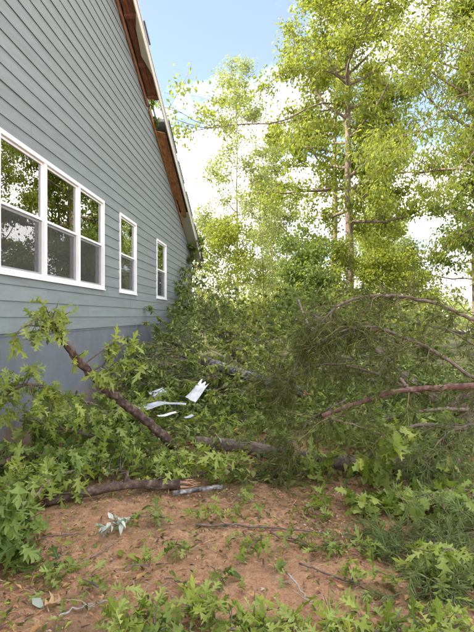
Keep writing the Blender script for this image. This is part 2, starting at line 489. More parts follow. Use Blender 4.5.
def axis(lo, hi, st, far0, far1):
    a = np.arange(lo, hi, st)
    k = np.geomspace(st*2, 1.0, 18)
    neg = lo-np.geomspace(st, abs(far0-lo), 26); pos = hi+np.geomspace(st, far1-hi, 26)
    return np.concatenate([neg[::-1], a, pos])
gx = axis(-2.6, 3.6, 0.022, -900, 900); gy = axis(1.9, 7.2, 0.022, -900, 1200)
X, Y = np.meshgrid(gx, gy)
near = np.clip(1-np.maximum(np.abs(X-0.4)-4, np.abs(Y-4)-5)/6, 0, 1)
Z = near*(0.018*vnoise(X, Y, 1.7, 1)+0.009*vnoise(X, Y, 6, 2)+0.008*vnoise(X, Y, 15, 3)+0.008*vnoise(X, Y, 31, 4)) - 0.02
Z += np.where(np.hypot(X, Y) > 12, 0.05*vnoise(X, Y, 0.3, 6), 0)
nx, ny = len(gx), len(gy)
idx = np.arange(nx*ny).reshape(ny, nx)
Q = np.stack([idx[:-1, :-1], idx[:-1, 1:], idx[1:, 1:], idx[1:, :-1]], -1).reshape(-1, 4)
m, n, l, b = mat_new('red_clay')
x1 = noise(n, l, 1.6, 6, 0.6); x2 = noise(n, l, 22, 8, 0.75); x3 = noise(n, l, 90, 4, 0.7); x4 = noise(n, l, 0.9, 5, 0.6)
r1 = ramp(n, [(0.25, (0.17, 0.085, 0.05)), (0.43, (0.42, 0.225, 0.125)), (0.6, (0.52, 0.315, 0.185)), (0.75, (0.64, 0.47, 0.33))])
r2 = ramp(n, [(0.36, (0.1, 0.07, 0.05)), (0.5, (1, 1, 1))]); r2.color_ramp.elements[0].color = (0.35, 0.3, 0.27, 1)
l.new(x2.outputs['Fac'], r1.inputs['Fac']); l.new(x3.outputs['Fac'], r2.inputs['Fac'])
mu = n.new('ShaderNodeMixRGB'); mu.blend_type = 'MULTIPLY'; mu.inputs['Fac'].default_value = 0.55
l.new(r1.outputs['Color'], mu.inputs['Color1']); l.new(r2.outputs['Color'], mu.inputs['Color2'])
# thatch / mulch patches
rm = ramp(n, [(0.5, (0, 0, 0)), (0.68, (1, 1, 1))]); l.new(x1.outputs['Fac'], rm.inputs['Fac'])
mf = n.new('ShaderNodeMath'); mf.operation = 'MULTIPLY'; mf.inputs[1].default_value = 0.7; l.new(rm.outputs['Color'], mf.inputs[0])
th = n.new('ShaderNodeMixRGB'); th.inputs['Color2'].default_value = (0.16, 0.12, 0.075, 1)
l.new(mf.outputs[0], th.inputs['Fac']); l.new(mu.outputs['Color'], th.inputs['Color1'])
# away from the bare yard the ground is leaf litter and grass
gp = n.new('ShaderNodeTexCoord'); sx = n.new('ShaderNodeSeparateXYZ'); l.new(gp.outputs['Object'], sx.inputs[0])
ra = n.new('ShaderNodeMapRange'); ra.inputs['From Min'].default_value = 5.2; ra.inputs['From Max'].default_value = 8
l.new(sx.outputs['Y'], ra.inputs['Value'])
gr = n.new('ShaderNodeMixRGB'); gr.inputs['Color2'].default_value = (0.075, 0.078, 0.035, 1)
l.new(ra.outputs['Result'], gr.inputs['Fac']); l.new(th.outputs['Color'], gr.inputs['Color1'])
l.new(gr.outputs['Color'], b.inputs['Base Color']); b.inputs['Roughness'].default_value = 0.95; b.inputs['Specular IOR Level'].default_value = 0.15
bp = n.new('ShaderNodeBump'); bp.inputs['Strength'].default_value = 1.0; bp.inputs['Distance'].default_value = 0.025
l.new(x2.outputs['Fac'], bp.inputs['Height']); l.new(bp.outputs['Normal'], b.inputs['Normal'])
ground = obj('ground', tri_mesh('ground', np.stack([X, Y, Z], -1).reshape(-1, 3), Q, m, True))
tag(ground, kind='structure')

# pale sunlit gravel lot beyond the trees on the right
gm = noisy_mat('pale_gravel', [(0.3, (0.42, 0.38, 0.33)), (0.6, (0.62, 0.57, 0.5))], 3, 0.95, 0.5, 9)
lotp = [(14, 27), (30, 24), (70, 40), (90, 90), (40, 95), (22, 60)]
me = poly_mesh('gravel_lot', [(a, c, 0.08) for a, c in lotp]+[(a, c, -0.1) for a, c in lotp],
               [tuple(range(6))]+[(i, i+6, (i+1) % 6+6, (i+1) % 6) for i in range(6)], gm)
tag(obj('gravel_lot', me), kind='structure')

# ------------------------------------------------------------------ the house
WX = -2.8                       # outer plane of the gable wall
EX = 0.178                      # siding exposure
Z0 = EYE-0.19                   # bottom of the siding
YF, YN, YR = 17.5, -6.0, 6.2    # far corner, near corner, ridge
SL = 0.4167
def soffit_z(y):
    return EYE+5.87-SL*(abs(y-YR)-(8.67-YR))
WIN = [(4.74, 7.97), (8.83, 9.98), (11.85, 13.0)]
WZ0, WZ1 = EYE+0.46, EYE+1.965

msid, n, l, b = mat_new('blue_grey_siding')
oi = n.new('ShaderNodeObjectInfo')
x = noise(n, l, 5, 6, 0.6, 'Object', (1, 0.35, 3)); x2 = noise(n, l, 60, 4, 0.6, 'Object', (1, 0.12, 1))
r = ramp(n, [(0.3, (0.155, 0.182, 0.184)), (0.7, (0.195, 0.226, 0.228))]); l.new(x.outputs['Fac'], r.inputs['Fac'])
hs = n.new('ShaderNodeHueSaturation'); mr = n.new('ShaderNodeMapRange')
mr.inputs['To Min'].default_value = 0.95; mr.inputs['To Max'].default_value = 1.05
l.new(oi.outputs['Random'], mr.inputs['Value']); l.new(mr.outputs['Result'], hs.inputs['Value'])
l.new(r.outputs['Color'], hs.inputs['Color']); l.new(hs.outputs['Color'], b.inputs['Base Color'])
b.inputs['Roughness'].default_value = 0.6; b.inputs['Specular IOR Level'].default_value = 0.35
bp = n.new('ShaderNodeBump'); bp.inputs['Strength'].default_value = 0.25; bp.inputs['Distance'].default_value = 0.003
l.new(x2.outputs['Fac'], bp.inputs['Height']); l.new(bp.outputs['Normal'], b.inputs['Normal'])
mf_, n, l, b = mat_new('painted_foundation')
x = noise(n, l, 2.2, 7, 0.65); r = ramp(n, [(0.3, (0.095, 0.108, 0.125)), (0.7, (0.135, 0.15, 0.167))]); l.new(x.outputs['Fac'], r.inputs['Fac'])
y_ = noise(n, l, 7, 8, 0.75); sx = n.new('ShaderNodeSeparateXYZ'); gp = n.new('ShaderNodeNewGeometry'); l.new(gp.outputs['Position'], sx.inputs[0])
mz = n.new('ShaderNodeMapRange'); mz.inputs['From Min'].default_value = 0.0; mz.inputs['From Max'].default_value = 0.7
mz.inputs['To Min'].default_value = 0.42; mz.inputs['To Max'].default_value = -0.1
l.new(sx.outputs['Z'], mz.inputs['Value']); ad = n.new('ShaderNodeMath'); l.new(mz.outputs['Result'], ad.inputs[0]); l.new(y_.outputs['Fac'], ad.inputs[1])
rs = ramp(n, [(0.56, (0, 0, 0)), (0.8, (0.7, 0.7, 0.7))]); l.new(ad.outputs[0], rs.inputs['Fac'])
mm_ = n.new('ShaderNodeMixRGB'); mm_.inputs['Color2'].default_value = (0.26, 0.15, 0.09, 1)     # splashed clay
l.new(rs.outputs['Color'], mm_.inputs['Fac']); l.new(r.outputs['Color'], mm_.inputs['Color1']); l.new(mm_.outputs['Color'], b.inputs['Base Color'])
b.inputs['Roughness'].default_value = 0.75; bp = n.new('ShaderNodeBump'); bp.inputs['Strength'].default_value = 0.5; bp.inputs['Distance'].default_value = 0.006
z_ = noise(n, l, 35, 8, 0.7); l.new(z_.outputs['Fac'], bp.inputs['Height']); l.new(bp.outputs['Normal'], b.inputs['Normal'])
M['found'] = mf_
M['white'] = noisy_mat('white_vinyl', [(0.3, (0.72, 0.73, 0.73)), (0.7, (0.8, 0.81, 0.81))], 4, 0.4, 0.0)
M['cream'] = noisy_mat('cream_fascia', [(0.3, (0.5, 0.5, 0.44)), (0.7, (0.6, 0.6, 0.53))], 4, 0.55, 0.1)
M['soffit'] = noisy_mat('grey_green_soffit', [(0.3, (0.3, 0.33, 0.27)), (0.7, (0.37, 0.4, 0.33))], 5, 0.6, 0.1)
M['brownwood'] = noisy_mat('bare_brown_wood', [(0.3, (0.12, 0.055, 0.032)), (0.5, (0.2, 0.1, 0.06)), (0.72, (0.32, 0.18, 0.11))], 7, 0.85, 0.5, 22, (3, 0.35, 3), 0.006)
M['orangewood'] = noisy_mat('raw_orange_wood', [(0.28, (0.14, 0.065, 0.028)), (0.5, (0.26, 0.13, 0.055)), (0.72, (0.42, 0.25, 0.12))], 7, 0.8, 0.5, 22, (3, 0.35, 3), 0.006)
M['shingle'] = noisy_mat('grey_shingle', [(0.3, (0.12, 0.14, 0.17)), (0.7, (0.24, 0.27, 0.31))], 30, 0.95, 0.6, 80)
M['drip'] = noisy_mat('pale_drip_edge', [(0.3, (0.45, 0.5, 0.55)), (0.7, (0.55, 0.6, 0.64))], 6, 0.45, 0.0)
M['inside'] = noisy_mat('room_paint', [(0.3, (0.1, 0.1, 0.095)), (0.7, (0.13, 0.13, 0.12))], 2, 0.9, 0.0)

mg = bpy.data.materials.new('window_glass'); mg.use_nodes = True
n = mg.node_tree.nodes; l = mg.node_tree.links; n.remove(n['Principled BSDF'])
gl = n.new('ShaderNodeBsdfGlossy'); gl.inputs['Roughness'].default_value = 0.0; gl.inputs['Color'].default_value = (0.95, 0.97, 0.97, 1)
tp = n.new('ShaderNodeBsdfTransparent'); tp.inputs['Color'].default_value = (0.55, 0.6, 0.58, 1)
fr = n.new('ShaderNodeFresnel'); fr.inputs['IOR'].default_value = 4.6
mx = n.new('ShaderNodeMixShader'); l.new(fr.outputs[0], mx.inputs[0]); l.new(tp.outputs[0], mx.inputs[1]); l.new(gl.outputs[0], mx.inputs[2])
l.new(mx.outputs[0], n['Material Output'].inputs['Surface']); M['glass'] = mg
ms_ = bpy.data.materials.new('insect_screen'); ms_.use_nodes = True
n = ms_.node_tree.nodes; l = ms_.node_tree.links; b = n['Principled BSDF']
b.inputs['Base Color'].default_value = (0.06, 0.062, 0.062, 1); b.inputs['Roughness'].default_value = 0.7; b.inputs['Alpha'].default_value = 0.26
M['screen'] = ms_

house = thing('house', (WX, YF, 0), 'blue grey lap sided house whose gable wall fills the left side', 'house')

def clip_half(poly, a, bb, c):
    """keep a*y + b*z <= c"""
    out = []
    for i in range(len(poly)):
        p, q = poly[i], poly[(i+1) % len(poly)]
        fp, fq = a*p[0]+bb*p[1]-c, a*q[0]+bb*q[1]-c
        if fp <= 0: out.append(p)
        if fp*fq < 0:
            t = fp/(fp-fq); out.append((p[0]+t*(q[0]-p[0]), p[1]+t*(q[1]-p[1])))
    return out

# backing sheet of the wall, with real openings (strips around the windows)
wparts = []
def strip(y0, y1, z0, z1):
    pl = [(y0, z0), (y1, z0), (y1, z1), (y0, z1)]
    for s in (1, -1):
        cc = EYE+5.87+SL*(8.67-YR)+SL*s*YR
        pl = clip_half(pl, s*SL, 1.0, cc)
    if len(pl) < 3: return
    k = len(pl)
    V = [(WX-0.012, a, c) for a, c in pl]+[(WX-0.15, a, c) for a, c in pl]
    T = []
    for i in range(1, k-1):
        T.append((0, i, i+1)); T.append((k, k+i+1, k+i))
    for i in range(k):
        j = (i+1) % k; T.append((i, k+i, j)); T.append((j, k+i, k+j))
    wparts.append((np.array(V), np.array(T)))
ys = [YN]+[v for p in WIN for v in p]+[YF]
for i in range(len(ys)-1):
    if i % 2 == 0: strip(ys[i], ys[i+1], Z0, 12)
    else:
        strip(ys[i], ys[i+1], Z0, WZ0); strip(ys[i], ys[i+1], WZ1, 12)
V, T = join(wparts)
wall = wmesh('wall', V, T, M['inside'], house)

# every lap board of the siding
def board(y0, y1, z0, z1, zc):
    pl = [(y0, z0), (y1, z0), (y1, z1), (y0, z1)]
    for s in (1, -1):
        cc = EYE+5.87+SL*(8.67-YR)+SL*s*YR
        pl = clip_half(pl, s*SL, 1.0, cc)
    if len(pl) < 3: return
    ar = 0
    for i in range(len(pl)):
        p, q = pl[i], pl[(i+1) % len(pl)]; ar += p[0]*q[1]-q[0]*p[1]
    if abs(ar) < 0.01: return
    k = len(pl); jx = rng.uniform(-0.0012, 0.0012)
    V = [(WX+0.0165+jx-0.0125*(c-zc)/EX, a, c) for a, c in pl]+[(WX-0.011, a, c) for a, c in pl]
    Fc = [tuple(range(k)), tuple(range(2*k-1, k-1, -1))]+[(i, k+i, k+(i+1) % k, (i+1) % k) for i in range(k)]
    off = wloc(wall)
    obj('siding_board', poly_mesh('siding_board', np.array(V)-off, Fc, msid), wall)
c = 0
z = Z0
while z < soffit_z(YR):
    cuts = np.arange(YN-(c*1.37 % 3.66), YF, 3.66)
    e = [max(YN, q) for q in cuts if q+3.66 > YN+0.05]+[YF]
    for a, bb in zip(e[:-1], e[1:]):
        segs = [(a+0.0012, bb-0.0012, z, z+EX)]
        for (w0, w1) in WIN:
            nxt = []
            for (s0, s1, t0, t1) in segs:
                if s1 <= w0 or s0 >= w1 or t1 <= WZ0 or t0 >= WZ1: nxt.append((s0, s1, t0, t1)); continue
                if s0 < w0: nxt.append((s0, w0, t0, t1))
                if s1 > w1: nxt.append((w1, s1, t0, t1))
                i0, i1 = max(s0, w0), min(s1, w1)
                if t0 < WZ0: nxt.append((i0, i1, t0, WZ0))
                if t1 > WZ1: nxt.append((i0, i1, WZ1, t1))
            segs = nxt
        for s in segs:
            if s[1]-s[0] > 0.01 and s[3]-s[2] > 0.004: board(*s, z)
    z += EX; c += 1

# foundation, other walls, roof
box('foundation', WX-0.25, WX-0.002, YN, YF-0.01, -0.6, Z0-0.004, M['found'], house)
box('starter_strip', WX-0.001, WX+0.006, YN, YF-0.01, Z0-0.03, Z0-0.006, M['found'], house)
box('corner_board', WX-0.14, WX+0.026, YF-0.002, YF+0.022, Z0, soffit_z(YF)-0.004, M['white'], house)
DX = -13.5
box('far_wall', DX, WX-0.155, YF-0.16, YF-0.004, -0.6, soffit_z(YF)-0.01, msid, house)
box('near_wall', DX, WX-0.155, YN, YN+0.15, -0.6, soffit_z(YN)-0.01, msid, house)
gy0, gz0 = YN, soffit_z(YN)
me = poly_mesh('back_wall', [np.array(v)-wloc(house) for v in [(DX, YN, -0.6), (DX, YF, -0.6), (DX, YF, soffit_z(YF)), (DX, YR, soffit_z(YR)), (DX, YN, soffit_z(YN)),
     (DX-0.15, YN, -0.6), (DX-0.15, YF, -0.6), (DX-0.15, YF, soffit_z(YF)), (DX-0.15, YR, soffit_z(YR)), (DX-0.15, YN, soffit_z(YN))]],
     [(0, 1, 2, 3, 4), (9, 8, 7, 6, 5)]+[(i, 5+i, 5+(i+1) % 5, (i+1) % 5) for i in range(5)], msid)
obj('back_wall', me, house)

def slab(x0, x1, y0, y1, lo, hi):
    """sloping slab following the rake: lo/hi are heights above the soffit line"""
    V = [(x, y, soffit_z(y)+h) for x in (x0, x1) for y in (y0, y1) for h in (lo, hi)]
    _, Q = box_arrays(0, 1, 0, 1, 0, 1)
    return np.array(V), Q
OV = WX+0.33
roof = wmesh('roof', *slab(DX-0.4, WX+0.0, YR, YF+0.06, 0.17, 0.24), M['shingle'], house)
wmesh('roof_slope', *slab(DX-0.4, OV-0.01, YN-0.4, YR-0.001, 0.17, 0.24), M['shingle'], house)
GAP0, GAP1 = 10.95, 11.62
wmesh('roof_overhang', *slab(WX+0.003, OV-0.02, YR, GAP0, 0.172, 0.238), M['shingle'], house)
wmesh('roof_overhang', *slab(WX+0.003, OV-0.02, GAP1, YF+0.06, 0.172, 0.238), M['shingle'], house)
# fascia boards and metal drip edge along the rake
for a, bb in ((YR, 9.6), (9.605, 12.4), (12.405, 15.9), (15.905, YF+0.06)):
    wmesh('fascia', *slab(OV-0.02, OV, a, bb, 0.0, 0.2), M['cream'], house)
    wmesh('drip_edge', *slab(OV-0.03, OV+0.016, a+0.003, bb-0.003, 0.202, 0.243), M['drip'], house)
wmesh('fascia', *slab(OV-0.02, OV, YN-0.4, YR-0.003, 0.0, 0.2), M['cream'], house)
# frieze strip of bare wood where the soffit was torn off
wmesh('frieze', *slab(WX+0.018, WX+0.05, YR, GAP0-0.1, -0.12, 0.0), M['brownwood'], house)
wmesh('frieze', *slab(WX+0.018, WX+0.05, GAP0+0.05, 15.6, -0.09, 0.0), M['orangewood'], house)
# exposed planks under the overhang
xs = np.linspace(WX+0.055, OV-0.03, 3)
for i in range(2):
    for a, bb in ((YR, 8.2+0.3*i), (8.23+0.3*i, GAP0-0.12+0.1*i)):
        wmesh('bare_plank', *slab(xs[i]+0.004, xs[i+1]-0.004, a, bb, 0.09+0.006*i, 0.115+0.006*i), M['brownwood'], house)
for q in (7.0, 8.0, 9.0, 10.0, 10.8):
    wmesh('lookout', *slab(WX+0.052, OV-0.022, q, q+0.06, 0.055, 0.16), M['brownwood'], house)
# remaining triangular scrap of soffit
sv = [(OV-0.022, 8.9, .0), (OV-0.022, 10.15, .0), (OV-0.14, 9.75, .0), (OV-0.1, 9.2, .0)]
Vs = [np.array((a, q, soffit_z(q)-0.012+h)) for h in (0.0, 0.01) for a, q, _ in sv]
me = poly_mesh('soffit_scrap', [v-wloc(house) for v in Vs], [(0, 1, 2, 3), (7, 6, 5, 4)]+[(i, 4+i, 4+(i+1) % 4, (i+1) % 4) for i in range(4)], M['soffit'])
obj('soffit_scrap', me, house)
# raw orange plank hanging along the lower part, rounded at its lower end
def rounded_plank(name, y0, y1, x0, x1, dz, th, mat):
    k = 8; wdt = x1-x0
    out = [(x0, y0), (x1, y0+0.06)]
    out += [((x0+x1)/2+wdt/2*math.cos(t), y1-wdt+wdt*1.3*math.sin(t)) for t in np.linspace(0, math.pi, k)]
    nn = len(out)
    V = [np.array((a, q, soffit_z(q)+dz-0.012*(q-y0)+h))-wloc(house) for h in (0, th) for a, q in out]
    Fc = [tuple(range(nn)), tuple(range(2*nn-1, nn-1, -1))]+[(i, nn+i, nn+(i+1) % nn, (i+1) % nn) for i in range(nn)]
    obj(name, poly_mesh(name, V, Fc, mat), house)
rounded_plank('raw_plank', 11.75, 15.1, WX+0.09, OV-0.08, 0.02, 0.03, M['orangewood'])
rounded_plank('raw_plank', 11.66, 14.2, WX+0.052, WX+0.2, -0.035, 0.022, M['orangewood'])
wmesh('soffit_panel', *slab(WX+0.02, OV-0.022, 14.9, YF+0.05, -0.012, 0.0), M['soffit'], house)
# lifted shingle edges over the rake
for q, ln, up in ((11.7, 1.1, 0.03), (13.05, 0.9, 0.015), (14.3, 1.2, 0.02), (15.9, 1.0, 0.02), (17.1, 1.2, 0.015), (9.3, 0.5, 0.03)):
    V, Qs = slab(OV-0.2, OV+0.035+0.4*up, q, q+ln, 0.246, 0.256)
    V[V[:, 0] > OV, 2] += up*rng.uniform(0.2, 1, (V[:, 0] > OV).sum())
    wmesh('shingle', V, Qs, M['shingle'], house)
# eave at the far corner
box('eave_fascia', DX-0.3, OV, YF+0.066, YF+0.086, soffit_z(YF+0.06)-0.02, soffit_z(YF+0.06)+0.235, M['cream'], house)
box('eave_soffit', DX, OV-0.03, YF+0.026, YF+0.06, soffit_z(YF+0.06)-0.02, soffit_z(YF+0.06)-0.008, M['soffit'], house)
V, Qs = box_arrays(-0.45, 0.45, -0.12, 0.12, -0.012, 0.012)
R3 = np.array(Matrix.Rotation(rad(25), 3, 'X') @ Matrix.Rotation(rad(18), 3, 'Y'))
wmesh('broken_eave_board', V@R3.T+np.array([OV-0.42, YF+0.1, soffit_z(YF+0.06)-0.25]), Qs, M['splinter'], house)

# windows
def frame_ring(y0, y1, z0, z1, wd, x0, x1):
    return join([box_arrays(x0, x1, y0, y0+wd, z0, z1), box_arrays(x0, x1, y1-wd, y1, z0, z1),
                 box_arrays(x0, x1, y0+wd, y1-wd, z0, z0+wd), box_arrays(x0, x1, y0+wd, y1-wd, z1-wd, z1)])
def window(y0, y1, units, label):
    wn = wmesh('window', *frame_ring(y0, y1, WZ0, WZ1, 0.05, WX-0.07, WX+0.03), M['white'], house)
    wn['label'] = label
    box('sill', WX-0.02, WX+0.042, y0-0.012, y1+0.012, WZ0-0.022, WZ0-0.001, M['white'], wn)
    uw = (y1-y0)/units
    zm = (WZ0+WZ1)/2
    for u in range(units):
        a, c = y0+u*uw, y0+(u+1)*uw
        a2 = a+(0.051 if u == 0 else 0.036); c2 = c-(0.051 if u == units-1 else 0.036)
        if u: box('mullion', WX-0.068, WX+0.024, a-0.035, a+0.035, WZ0+0.051, WZ1-0.051, M['white'], wn)
        wmesh('upper_sash', *frame_ring(a2, c2, zm-0.022, WZ1-0.051, 0.03, WX-0.035, WX-0.002), M['white'], wn)
        wmesh('lower_sash', *frame_ring(a2, c2, WZ0+0.051, zm-0.024, 0.03, WX-0.06, WX-0.028), M['white'], wn)
        box('pane', WX-0.021, WX-0.017, a2+0.029, c2-0.029, zm+0.006, WZ1-0.08, M['glass'], wn)
        box('pane', WX-0.046, WX-0.042, a2+0.029, c2-0.029, WZ0+0.08, zm-0.053, M['glass'], wn)
        box('insect_screen', WX-0.0165, WX-0.0155, a2+0.002, c2-0.002, WZ0+0.053, zm-0.024, M['screen'], wn)
        box('blind_rail', WX-0.12, WX-0.09, a2, c2, WZ1-0.12, WZ1-0.055, M['white'], wn)
    # room behind
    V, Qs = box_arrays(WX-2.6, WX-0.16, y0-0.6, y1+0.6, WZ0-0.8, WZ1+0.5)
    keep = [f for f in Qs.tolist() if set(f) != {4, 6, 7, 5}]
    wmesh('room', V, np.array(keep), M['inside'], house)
window(*WIN[0], 3, 'wide three-unit white window nearest the camera')
window(*WIN[1], 1, 'narrow white double-hung window in the middle of the wall')
window(*WIN[2], 1, 'narrow white double-hung window nearest the far corner')

# ------------------------------------------------------------------ standing trees
def tree(name, label, base, H, r, cb, R, n1, nleaf, size, mat, bark='trunk', tpl=TINY, lean=(0, 0), sig=0.22, up=0.05, twigs=5, sec=6,
         limbs=(), group=None, cat='tree', top=0.25, low=1.0, wob=0.03, clump=1.0, el=(0.1, 0.75), lr=0.22):
    base = np.array([base[0], base[1], 0.0])
    t = thing(name, base, label, cat, group)
    n = 16
    tr = base+np.stack([np.linspace(0, 1, n)*lean[0]+np.cumsum(rng.normal(0, wob, n)), np.linspace(0, 1, n)*lean[1]+np.cumsum(rng.normal(0, wob, n)), np.linspace(-0.05, H*0.97, n)], -1)
    rr = r*(1-np.linspace(0, 1, n)**0.9*0.93); rr[0] *= 1.35
    wmesh('trunk', *tube(tr, rr, 10, 0.05), M[bark], t, True)
    anchors, outs = [], []
    paths = []
    for i in range(n1):
        f = cb+(1-cb)*((i+rng.uniform(0, 1))/n1)**0.9
        k = min(f*(n-1), n-1.001); j = int(k); p = tr[j]*(1-(k-j))+tr[j+1]*(k-j)
        az = i*2.399+rng.uniform(-0.5, 0.5)
        g = (f-cb)/(1-cb)
        prof = (low+(1-low)*min(1, g/0.35))*(1-g*(1-top)) if g < 0.9 else top*1.1
        Ln = R*prof*rng.uniform(0.65, 1.15)
        e = el[0]+(el[1]-el[0])*g+rng.normal(0, 0.12)
        d = np.array([math.cos(az)*math.cos(e), math.sin(az)*math.cos(e), math.sin(e)])
        paths.append((wander(p, d, Ln, 9, 0.13, up*0.6), max(0.012, r*0.42*(1-g*0.75))))
    for pts in limbs:
        paths.append((smooth_path(pts, 12), r*lr))
    for pts, r1 in paths:
        parts = [tube(pts, np.linspace(r1, r1*0.18, len(pts)), 5, 0, False)]
        Ln = np.linalg.norm(pts[-1]-pts[0])
        anchors += list(pts[-3:])
        for s in range(sec):
            q = rng.uniform(0.22, 1)*(len(pts)-1.01); j = int(q); p = pts[j]*(1-(q-j))+pts[j+1]*(q-j)
            d = unit(pts[j+1]-pts[j])
            d2 = unit(d*0.5+rng.normal(0, 0.6, 3)*np.array([1, 1, 0.55])+np.array([0, 0, 0.1]))
            L2 = (0.28+0.25*rng.uniform())*Ln*(1.15-0.6*q/len(pts))
            sp = wander(p, d2, L2, 6, 0.18, up)
            parts.append(tube(sp, np.linspace(r1*0.32, 0.006, 6), 4, 0, False))
            anchors += list(sp[2:])
            for k in range(twigs):
                st = sp[rng.integers(1, 6)]
                d3 = unit(d2*0.4+rng.normal(0, 0.7, 3)*np.array([1, 1, 0.6]))
                tw = wander(st, d3, L2*rng.uniform(0.25, 0.55), 4, 0.2, 0)
                parts.append(tube(tw, np.linspace(0.009, 0.004, 4), 3, 0, False))
                anchors += list(tw[1:])
        V, T = join(parts)
        wmesh('limb', V, T, M[bark], t, True)
    A = np.array(anchors)
    wgt = rng.gamma(0.9*clump, 1, len(A)); wgt /= wgt.sum()
    ids = rng.choice(len(A), nleaf, p=wgt)
    pos = A[ids]+rng.normal(0, sig, (nleaf, 3))*np.array([1, 1, 0.7])
    ctr = base+np.array([0, 0, H*0.6])
    fw = unit(unit(pos-ctr)*0.5+rng.normal(0, 0.6, (nleaf, 3))+np.array([0, 0, -0.45]))
    nm = unit(np.array([0, 0, 1.0])+rng.normal(0, 0.5, (nleaf, 3)))
    sz = size*rng.uniform(0.6, 1.25, nleaf)
    V, T, Rb = scatter(tpl, pos, fw, nm, sz)
    tag(wmesh('crown', V, T, M[mat], t, rib=Rb), kind='stuff')
    return t

def at(px, D):
    p = P(px, 316, D); return (p[0], p[1])

tree('broadleaf_tree', 'tall sunlit tree with a straight dark trunk in the right centre', at(352, 22), 24, 0.23, 0.24, 5.2, 50, 44000, 0.17, 'tree', top=0.55, clump=0.5,
     lean=(-0.2, 0.0), limbs=[[P(350, 108, 22), P(320, 103, 21.5), P(280, 122, 20.5), P(240, 124, 19.5), P(205, 128, 18.5), P(172, 118, 18)],
                            [P(351, 88, 22), P(330, 72, 21.4), P(300, 70, 20.6), P(268, 76, 19.8)]], low=0.75)
tree('broadleaf_tree', 'tall tree with a pale tan trunk just left of the dark trunk', at(334, 27), 23, 0.24, 0.36, 5.0, 32, 20000, 0.18, 'tree', 'trunk_tan')
tree('slender_tree', 'slender leafy tree with a thin dark stem right of the dark trunk', at(375, 25), 15, 0.1, 0.2, 3.0, 24, 12000, 0.16, 'tree')
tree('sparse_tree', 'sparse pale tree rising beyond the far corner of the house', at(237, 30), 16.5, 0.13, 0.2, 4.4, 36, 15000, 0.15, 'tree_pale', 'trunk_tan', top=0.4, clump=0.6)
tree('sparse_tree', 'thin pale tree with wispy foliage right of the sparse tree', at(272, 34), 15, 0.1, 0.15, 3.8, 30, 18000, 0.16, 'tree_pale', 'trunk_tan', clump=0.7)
tree('broadleaf_tree', 'leafy tree reaching in from the right edge with long drooping foliage', at(520, 15), 16, 0.19, 0.3, 5.0, 48, 44000, 0.16, 'tree', 'trunk', lr=0.16,
     tpl=SLIM, lean=(-0.3, 0), clump=0.45, low=0.9,
     limbs=[[P(515, 150, 15), P(474, 95, 14), P(440, 110, 13.4), P(415, 140, 13), P(400, 170, 12.8)], [P(515, 120, 15), P(480, 60, 14.3), P(445, 45, 14), P(400, 20, 13.8)],
            [P(515, 170, 15), P(490, 140, 14), P(455, 175, 13.5), P(430, 200, 13.2)]])
tree('broadleaf_tree', 'dark dense tree low on the right edge', at(490, 19), 9.5, 0.12, 0.32, 2.9, 26, 12000, 0.16, 'tree_dark', clump=0.8)
# understorey behind the brush pile
under = [(203, 24, 6.4, 2.8, 'tree_pale', 'pale yellow green shrub just beyond the house corner'),
         (230, 22, 5.6, 2.6, 'tree', 'bright sunlit shrub at the foot of the sparse tree'),
         (262, 27, 8.0, 3.2, 'tree_pale', 'tall pale shrub left of the two main trunks'),
         (305, 17, 4.0, 2.0, 'tree_dark', 'blue green shrub in front of the two main trunks'),
         (330, 20, 4.2, 2.2, 'tree', 'yellow green shrub at the foot of the tall trees'),
         (385, 19, 4.0, 2.2, 'tree', 'sunlit shrub between the dark trunk and the right edge'),
         (408, 23, 4.6, 2.0, 'tree_pale', 'pale shrub below the drooping foliage on the right'),
         (287, 33, 9.5, 3.6, 'tree', 'far green thicket tree in the centre')]
for px, D, H, R, mt, lb in under:
    tree('shrub', lb, at(px, D), H, 0.06, 0.08, R, 20, 6500, 0.13, mt, cat='shrub', group='shrubs behind the brush pile', low=1.0, top=0.5, sec=5, twigs=4, sig=0.2)
# trees beyond the right edge of the picture, seen only in the windows
for k, (xx, yy, H, lb) in enumerate([(14.2, 26.5, 17, 'tall tree just outside the right edge, mirrored in the nearest pane'),
                                     (13.2, 31, 19, 'tall tree outside the right edge behind the drooping tree'),
                                     (18.5, 38, 20, 'tall far tree outside the right edge, mirrored in the wide window')]):
    tree('broadleaf_tree', lb, (xx, yy), H, 0.2, 0.15, 4.4, 30, 15000, 0.19, 'tree', group='trees beyond the right edge', sec=5, twigs=4)
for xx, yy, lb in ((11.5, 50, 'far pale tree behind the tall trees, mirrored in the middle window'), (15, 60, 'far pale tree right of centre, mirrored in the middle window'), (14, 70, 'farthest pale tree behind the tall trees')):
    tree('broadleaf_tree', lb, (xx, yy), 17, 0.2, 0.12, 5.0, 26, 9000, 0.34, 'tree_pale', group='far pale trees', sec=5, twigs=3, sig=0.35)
# distant woods: one mass
n = 26000
az = rng.uniform(rad(-14), rad(62), n); dist = rng.uniform(48, 85, n)
hh = (5.5+3.5*np.sin(az*9+1)+2.5*np.sin(az*23))*(0.4+0.6*rng.uniform(0, 1, n)**0.6)*rng.uniform(0, 1, n)**0.8
pos = np.stack([np.sin(az)*dist, np.cos(az)*dist, np.maximum(0.2, hh)], -1)
V, T, Rb = scatter(TINY, pos, rng.normal(0, 1, (n, 3))+np.array([0, 0, -0.4]), unit(np.array([0, 0, 1.0])+rng.normal(0, 0.5, (n, 3))), rng.uniform(0.3, 0.7, n))
tag(obj('distant_woods', tri_mesh('distant_woods', V, T, M['tree_pale'], False, Rb)), 'pale distant woodland seen between the trunks', 'woodland', kind='stuff')

